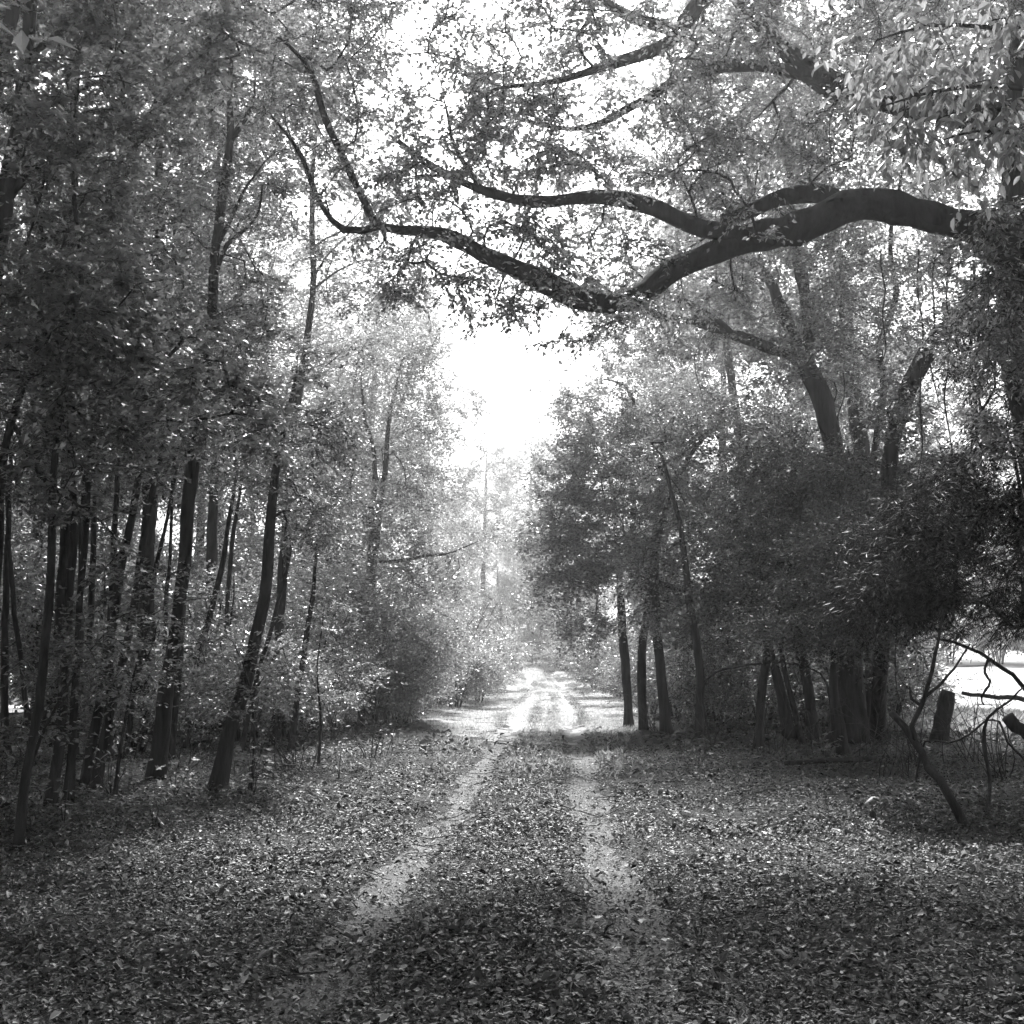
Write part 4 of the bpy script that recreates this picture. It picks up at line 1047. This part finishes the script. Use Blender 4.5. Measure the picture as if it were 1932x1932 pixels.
ORD0 = ['first', 'second', 'third', 'fourth', 'fifth', 'sixth', 'seventh', 'eighth', 'ninth', 'tenth', 'eleventh', 'twelfth', 'thirteenth', 'fourteenth']
for i in range(26):               # scrub along the back of the left clearing and of the field
    if i < 14:
        x, y = -16 - i * 3.6 + rb.uniform(-1, 1), 46 + i * 2.6 + rb.uniform(-4, 4); lab, gr = 'sunlit scrub behind the left trunks, %s clump counted from the lane' % ORD0[i], 'scrub behind the left wood'
    else:
        j = i - 14; x, y = 18 + j * 3.2 + rb.uniform(-1, 1), 90 + rb.uniform(-3, 6); lab, gr = 'scrub along the far side of the bright field, %s counted from the lane' % ORD0[j], 'scrub behind the field'
    put(SP_[i % 2], x, y, rb.uniform(1.2, 1.7), lab, gr)

around = [(-7.6, 12, 4, 1.0), (8.8, 13.5, 4, 1.0), (10.8, 22.5, 4, 1.0), (-10.5, 20, 4, 1.0), (-5, 4, 4, 0.95), (6, 5, 4, 0.95), (0.5, -4, 4, 1.0),  # mostly unseen trees, added to shade the near lane and verges
          (-6.5, 2.5, 1, 0.95), (7.5, 3.0, 1, 0.95), (-5.0, -4, 1, 1.0), (5.0, -4, 0, 1.15), (0.0, -9, 1, 1.1), (-11.5, -4, 1, 1.0), (11.5, -4, 1, 1.0), (12.5, 7, 0, 1.1), (-11, 8, 0, 1.15), (14, 16, 1, 0.95),
          (-16, 2, 1, 1.0), (-17, 12, 1, 1.0), (-24, 8, 1, 1.1), (-25, 18, 1, 1.1), (18, 3, 1, 1.0), (19, 12, 1, 1.0), (20, 21, 1, 0.95), (27, 10, 1, 1.1), (-6, -14, 1, 1.0), (6, -14, 1, 1.0), (-17, -10, 1, 1.1), (17, -10, 1, 1.1), (-32, 28, 1, 1.1), (0, -22, 1, 1.1)]
ORD = ['nearest', 'second', 'third', 'fourth', 'fifth', 'sixth', 'seventh', 'eighth', 'ninth', 'tenth', 'eleventh', 'twelfth', 'thirteenth', 'fourteenth']
around.sort(key=lambda a: math.hypot(a[0], a[1]))
seen_n = {}
sides_ = lambda x, y: 'behind the camera' if y < 0 else 'beside the camera'
for i, (x, y, k, s) in enumerate(around):
    key = (sides_(x, y), 'lane' if abs(x) < 3 else 'left' if x < 0 else 'right')
    seen_n[key] = seen_n.get(key, -1) + 1
    put(TP[k], x, y, s, 'shade tree added %s, %s side, %s from the camera, mostly outside the picture' % (key[0], key[1], ORD[seen_n[key]]), 'shade trees added around the camera')

# ------------------------------------------------------------------ wrecked wood on the right: stump, logs, broken stems, vines
def wood(name, label, cat, paths, mat=None, seed=1, group=None, sides=10, rough=0.12):
    """paths: (points, radii, part name); the first part carries the thing"""
    rng = np.random.default_rng(seed)
    base = np.asarray(paths[0][0][0])
    root = thing(name, label, cat, base, group) if len(paths) > 1 else None
    for pts, radii, part in paths:
        P, t = smooth_path(pts, 0.14)
        R = np.interp(t, np.linspace(0, len(pts) - 1, len(radii)), radii)
        P[1:-1] += rng.normal(0, 0.25 if max(radii) < 0.1 else 0.05, P[1:-1].shape) * R[1:-1, None]
        g = Geo(); tube(g, P, R, sides if max(radii) > 0.02 else 5, rng, rough=rough)
        me = g.mesh(name, [mat or M_BARK], base)
        if root: link_mesh(part, me, root)
        else: return tag(link_mesh(name, me, None, base), label, cat, group)
    return root
def gz(p, dz=0.0):
    p = np.array(p, float); p[2] = float(ground_z(p[0], p[1])) + dz; return p

s0 = gpx(1770, 1408)
wood('broken_stump', 'thick broken stump with flat top standing before the bright field', 'stump', [([gz(s0, -0.1), px(1776, 1370, s0[1]), px(1784, 1330, s0[1]), px(1790, 1304, s0[1])], [0.2, 0.17, 0.165, 0.13], 'stump')], M_BARK, 11, sides=14, rough=0.16)
b0 = gpx(1832, 1562)
Yb = b0[1]
wood('snapped_tree', 'snapped leaning stem with a forked upright shoot in the right wood', 'tree', [
    ([gz(b0, -0.1), px(1790, 1500, Yb), px(1740, 1425, Yb + .3), px(1710, 1375, Yb + .5), px(1682, 1345, Yb + .6)], [0.05, 0.04, 0.037, 0.036, 0.035], 'trunk'),
    ([px(1728, 1405, Yb + .4), px(1722, 1370, Yb + .4), px(1734, 1340, Yb + .4), px(1752, 1290, Yb + .4), px(1765, 1235, Yb + .5), px(1780, 1150, Yb + .6)], [0.028, 0.026, 0.024, 0.02, 0.016, 0.01], 'limb'),
    ([px(1742, 1318, Yb + .4), px(1775, 1290, Yb + .4), px(1800, 1262, Yb + .5), px(1830, 1215, Yb + .6)], [0.018, 0.015, 0.012, 0.008], 'limb'),
    ([px(1738, 1332, Yb + .4), px(1722, 1318, Yb + .4), px(1716, 1295, Yb + .4)], [0.02, 0.016, 0.008], 'limb')], M_BARK, 12)
wood('cut_log', 'thick leaning cut log at the right edge of the picture', 'log', [([gz(px(1990, 1500, 15), -0.05), px(1950, 1400, 15), px(1900, 1352, 15)], [0.09, 0.085, 0.08], 'log')], M_BARK, 13)
wood('fallen_pole', 'horizontal dead pole crossing the bright field at the right edge', 'branch', [([px(1815, 1307, 22), px(1870, 1315, 22), px(1940, 1324, 22), gz(px(2060, 1390, 22))], [0.035, 0.04, 0.045, 0.05], 'branch')], M_DEAD, 14)
wood('arched_branch', 'arched bare branch sweeping down at the right edge above the field', 'branch', [([px(1765, 1205, 14), px(1800, 1212, 14), px(1850, 1232, 14), px(1890, 1262, 14), px(1935, 1300, 14), gz(px(2010, 1450, 14))], [0.014, 0.018, 0.022, 0.024, 0.026, 0.028], 'branch')], M_BARK, 15)
wood('twisted_vine', 'twisted thick vine looping over the litter beside the snapped stem', 'vine', [([gz(px(1725, 1420, 15.5)), px(1745, 1398, 15.5), px(1790, 1402, 15.5), px(1830, 1385, 15.5), px(1860, 1360, 15.5), px(1885, 1362, 15.5), px(1900, 1400, 15.5), px(1930, 1430, 15.5), gz(px(1960, 1470, 15.5))], [0.014, 0.014, 0.014, 0.014, 0.014, 0.015, 0.016, 0.017, 0.017], 'vine')], M_BARK, 16)
wood('bent_sapling', 'bent bare sapling right of the snapped stem', 'sapling', [([gz(gpx(1862, 1545)), px(1868, 1470, 12), px(1858, 1400, 12), px(1862, 1355, 12), px(1905, 1320, 12), px(1940, 1290, 12)], [0.022, 0.02, 0.018, 0.016, 0.012, 0.007], 'stem')], M_BARK, 17)
lg = gpx(1640, 1445)
wood('low_log', 'long fallen log lying in the shade of the right wood', 'log', [([gz(px(1480, 1462, lg[1]), 0.05), gz(px(1560, 1455, lg[1]), 0.06), gz(px(1650, 1440, lg[1] + .4), 0.07)], [0.03, 0.04, 0.045], 'log')], M_BARK, 18)
wood('arching_vine', 'thin stem arching across the trunks of the right wood', 'vine', [([gz(gpx(1345, 1420)), px(1330, 1350, 22), px(1325, 1300, 22), px(1350, 1268, 22), px(1410, 1255, 22), px(1480, 1250, 22), px(1530, 1262, 22), px(1560, 1290, 22), gz(px(1575, 1420, 22))], [0.02, 0.02, 0.02, 0.02, 0.022, 0.022, 0.02, 0.02, 0.02], 'vine')], M_BARK, 19)
wood('hooked_branch', 'bare hooked branch arching above the slim trees against the sky', 'branch', [([px(1205, 900, 29.8), px(1205, 835, 29.8), px(1203, 790, 29.8), px(1190, 745, 29.8), px(1165, 722, 29.8), px(1130, 715, 29.8)], [0.06, 0.055, 0.05, 0.045, 0.03, 0.015], 'branch')], M_BARK, 20)
wood('scrap_of_paper', 'crumpled white scrap lying on dark litter at the right', 'scrap', [([gz(gpx(1632, 1522), 0.02), gz(gpx(1645, 1518), 0.06), gz(gpx(1658, 1512), 0.03)], [0.012, 0.03, 0.012], 'scrap')], M_PALE, 21, sides=6)

rv = np.random.default_rng(77)
vspec = [(1735, 470, 920, 20, 'straight vine hanging left of the leaning trunk'), (1762, 480, 760, 19, 'vine hanging in front of the leaning trunk'), (1790, 470, 900, 18.5, 'vine hanging right behind the leaning trunk'),
         (1835, 500, 1000, 13.2, 'long dark vine hanging near the cedar'), (1848, 520, 880, 13.4, 'second long vine hanging close to the cedar'), (1665, 470, 700, 22, 'short vine below the thickest part of the oak limb'), (1590, 640, 860, 24, 'thin vine beside the forked trunk'), (1574, 720, 850, 24.2, 'knotted vine beside the forked trunk'),
         (1690, 900, 1300, 18, 'vine dropping through the dark right wood'), (1860, 1240, 1330, 13.5, 'vine tuft trailing from the arched branch')]
for u, v0, v1, Y, lab in vspec:
    n = 7
    k = rv.uniform(0, 6.28, 2)
    pts = [px(u + 9 * math.sin(i * 0.9 + k[0]) * (i / n) + 5 * math.sin(i * 2.1 + k[1]), v0 + (v1 - v0) * i / (n - 1), Y + 0.1 * math.sin(i + k[1])) for i in range(n)]
    wood('hanging_vine', lab, 'vine', [(pts, [0.018, 0.016, 0.017, 0.014, 0.016, 0.012, 0.008], 'vine')], M_BARK, int(u), 'hanging vines on the right', sides=6)

# brushy bare stems in the right and left understorey
def brush(u, v, n, h, label, seed, group, lean=0.35):
    rng = np.random.default_rng(seed)
    b = gpx(u, v)
    g = Geo()
    for _ in range(n):
        p = b + np.array([rng.normal(0, 0.12), rng.normal(0, 0.12), -0.03]); p[2] = float(ground_z(p[0], p[1])) - 0.03
        d = norm(np.array([rng.normal(0, lean), rng.normal(0, lean), 1.0])); L = h * rng.uniform(0.5, 1.15)
        q = [p]
        for i in range(4):
            d = norm(d + rng.normal(0, 0.22, 3) + [0, 0, -0.06 * i]); q.append(q[-1] + d * L / 4)
        P, t = smooth_path(q, 0.2)
        tube(g, P, np.linspace(0.010, 0.003, len(P)), 4, rng)
        for _k in range(3):
            a = P[rng.integers(len(P) // 3, len(P))]; e = a + norm(rng.normal(0, 1, 3) + [0, 0, .4]) * 0.3 * L
            tube(g, np.stack([a, (a + e) / 2 + rng.normal(0, .02, 3), e]), [0.005, 0.004, 0.002], 3, rng, cap=False)
    o = link_mesh('brushwood', g.mesh('brushwood', [M_STICK], b), None, b)
    tag(o, label, 'brush', group)
for k, (u, v, n, h, lab) in enumerate([(1690, 1470, 9, 1.4, 'bare twiggy brush before the bright field'), (1740, 1440, 9, 1.6, 'bare brush behind the snapped stem'), (1830, 1440, 10, 1.6, 'dense bare brush against the bright field'), (1890, 1470, 10, 1.7, 'bare brush at the right edge'),
        (1640, 1430, 7, 1.5, 'bare brush at the foot of the broad forked trunk'), (1560, 1420, 6, 1.5, 'bare brush between dark right stems'), (1450, 1420, 7, 1.5, 'bare brush left of the slanting right stem'), (1340, 1410, 6, 1.4, 'thin brush between slim stems and right wood'), (1240, 1380, 6, 1.3, 'thin brush at the feet of the three slim stems'),
        (700, 1430, 8, 1.0, 'bare brush at the left verge below the bushes'), (560, 1450, 10, 1.2, 'bare brush right of the leaning maple foot'), (480, 1470, 8, 1.1, 'bare brush at the leaning maple foot'), (340, 1450, 8, 1.3, 'bare brush between tall maple and leaning maple'), (620, 1400, 9, 1.4, 'bare brush under the dark left bushes'), (20, 1480, 6, 1.5, 'bare brush at the left edge')]):
    brush(u, v, n, h, lab, 400 + k, 'bare brushwood')

# seedlings with a few broad leaves
def seedling(u, v, h, n, label, seed):
    rng = np.random.default_rng(seed)
    b = gpx(u, v)
    root = thing('seedling', label, 'seedling', b, 'leafy seedlings')
    gs, gl_ = Geo(), Geo()
    P_, D_ = [], []
    for _ in range(max(2, n // 14)):
        d = norm(np.array([rng.normal(0, .3), rng.normal(0, .3), 1.0])); e = b + d * h * rng.uniform(.6, 1.1)
        pts = np.stack([b - [0, 0, .03], b + d * h * .4 + rng.normal(0, .02, 3), e])
        tube(gs, pts, [0.007, 0.005, 0.003], 4, rng)
        for _k in range(14):
            f = rng.uniform(.3, 1.05); a = rng.uniform(0, 6.28); w = np.array([math.cos(a), math.sin(a), rng.normal(-.1, .2)])
            P_.append(b + (e - b) * f + w * rng.uniform(.02, .22)); D_.append(w)
    P_, D_ = np.array(P_), np.array(D_)
    add_leaves(gl_, LEAF_MAPLE if seed % 2 else LEAF_OVAL, P_, D_, np.array([0, 0, 1.0]) + rng.normal(0, .35, P_.shape), 0.09 * rng.uniform(.6, 1.2, len(P_)))
    link_mesh('stem', gs.mesh('seedling_stem', [M_STICK], b), root)
    link_mesh('foliage', gl_.mesh('seedling_leaf', [M_MAPLE], b), root)
for k, (u, v, h, n, lab) in enumerate([(250, 1440, 0.8, 60, 'leafy seedling at the foot of the tallest left maple'), (330, 1500, 0.6, 50, 'leafy seedling before the tallest left maple'), (210, 1500, 0.7, 60, 'leafy seedling among the slanting left stems'), (480, 1500, 0.6, 50, 'leafy seedling before the leaning maple foot'),
        (120, 1560, 0.5, 40, 'leafy seedling between the two nearest left stems'), (550, 1520, 0.45, 40, 'low seedling on the left verge'), (640, 1470, 0.5, 40, 'low seedling under the left brush'), (60, 1450, 0.8, 50, 'leafy seedling behind the nearest left stem'), (390, 1420, 0.8, 60, 'leafy seedling between tall and leaning maples'),
        (740, 1420, 0.5, 40, 'low seedling at the left grass edge'), (1330, 1430, 0.45, 40, 'low seedling in the right verge shade'), (1560, 1440, 0.5, 40, 'low seedling before the dark right stems'), (290, 1560, 0.4, 36, 'lone low seedling in the left litter')]):
    seedling(u, v, h, n, lab, 500 + k)

# sticks lying in the litter
sticks = [('short dark stick across the left wheel track', [(850, 1562), (880, 1557), (905, 1552)], .022), ('thick curved stick by the right wheel track', [(1112, 1648), (1122, 1662), (1142, 1674)], .035), ('bent stick on the middle strip', [(1030, 1722), (1062, 1706), (1100, 1703)], .03),
          ('long dark branch lying right of the right wheel track', [(1285, 1690), (1320, 1700), (1348, 1712), (1370, 1725)], .028), ('stubby log lying right of the right wheel track', [(1275, 1636), (1300, 1640), (1325, 1638)], .045), ('stubby stick on the middle strip behind the bent one', [(1008, 1625), (1022, 1628), (1040, 1627)], .03),
          ('thin dark stick on the right wheel track near the bottom', [(1140, 1855), (1165, 1845), (1190, 1835)], .012), ('long branch in the left litter', [(470, 1642), (560, 1650), (640, 1658)], .022), ('dark stick lying behind the long left branch', [(565, 1632), (605, 1630), (650, 1632)], .03), ('slim curved branch at the left verge', [(180, 1640), (300, 1650), (400, 1635), (460, 1612)], .018),
          ('second slim branch crossing the left verge', [(200, 1700), (330, 1672), (430, 1650)], .014), ('pale crooked twig beside the left wheel track', [(690, 1680), (665, 1705), (640, 1718), (625, 1720)], .010), ('pale crooked twig ending at the left wheel track', [(605, 1730), (622, 1745), (640, 1755)], .010), ('thin dark branch in the left litter near the bottom', [(440, 1862), (520, 1845), (615, 1838)], .012),
          ('short thin stick on the right litter', [(1235, 1475), (1260, 1478), (1290, 1477)], .025), ('long dead branch under the left brush', [(545, 1405), (620, 1412), (700, 1432)], .03), ('dark branch near the right edge of the litter', [(1760, 1700), (1800, 1712), (1850, 1708)], .02)]
for k, (lab, pts, r) in enumerate(sticks):
    r = r * 0.62
    P = [gz(gpx(*p), r * 0.6 + 0.008) for p in pts]
    paths = [(P, [r, r * .95, r * .6], 'stem')]
    if len(pts) > 2 and r > 0.015:
        m = P[1]; e = m + (P[2] - P[1]) * 0.5 + np.array([0.05, 0.12, 0.03])
        paths.append(([m, (m + e) / 2 + [0, 0, 0.02], e], [r * .45, r * .35, r * .2], 'side_twig'))
    wood('fallen_stick', lab, 'stick', paths, M_STICK, 600 + k, 'sticks lying in the litter', sides=8)

rt = np.random.default_rng(88)
gtw = Geo()
for _ in range(420):
    y = 4.6 + 17 * rt.random() ** 1.5; x = rt.uniform(-1, 1) * (0.45 * y + 0.3)
    a = rt.uniform(0, 6.28); L = rt.uniform(0.08, 0.55) * (1 + y / 30); d = np.array([math.cos(a), math.sin(a)])
    P = []
    for s in np.linspace(-0.5, 0.5, 5):
        q_ = np.array([x, y]) + d * L * s + rt.normal(0, 0.03 * L, 2)
        P.append([q_[0], q_[1], float(ground_z(q_[0], q_[1])) + 0.014 + rt.uniform(0, 0.018)])
    r_ = rt.uniform(0.002, 0.0065) * (1 + y / 40)
    tube(gtw, np.array(P), np.linspace(r_, r_ * 0.5, 5), 4, rt, cap=False)
o = link_mesh('twig_litter', gtw.mesh('twig_litter', [M_STICK]), kind='stuff'); tag(o, 'thin broken twigs strewn through the dead leaves', 'twigs')

# ------------------------------------------------------------------ hazy air, thickened to stand in for lens bloom
def haze_box():
    x0, x1, y0, y1, z0, z1 = -440, 440, -140, 760, -2.0, 32.0
    V = [(x0, y0, z0), (x1, y0, z0), (x1, y1, z0), (x0, y1, z0), (x0, y0, z1), (x1, y0, z1), (x1, y1, z1), (x0, y1, z1)]
    F = [(0, 3, 2, 1), (4, 5, 6, 7), (0, 1, 5, 4), (1, 2, 6, 5), (2, 3, 7, 6), (3, 0, 4, 7)]
    me = bpy.data.meshes.new('haze'); me.from_pydata(V, [], F)
    m, n, l, out = new_mat('haze')
    v = n.new('ShaderNodeVolumePrincipled')
    v.inputs['Color'].default_value = (0.9, 0.9, 0.9, 1)
    v.inputs['Density'].default_value = HAZE
    v.inputs['Anisotropy'].default_value = 0.72
    l.new(v.outputs[0], out.inputs['Volume'])
    me.materials.append(m)
    o = link_mesh('haze', me, kind='stuff'); tag(o, 'thin pale haze hanging in the lane, thickened to stand in for lens bloom', 'haze')
HAZE = 0.0017
haze_box()
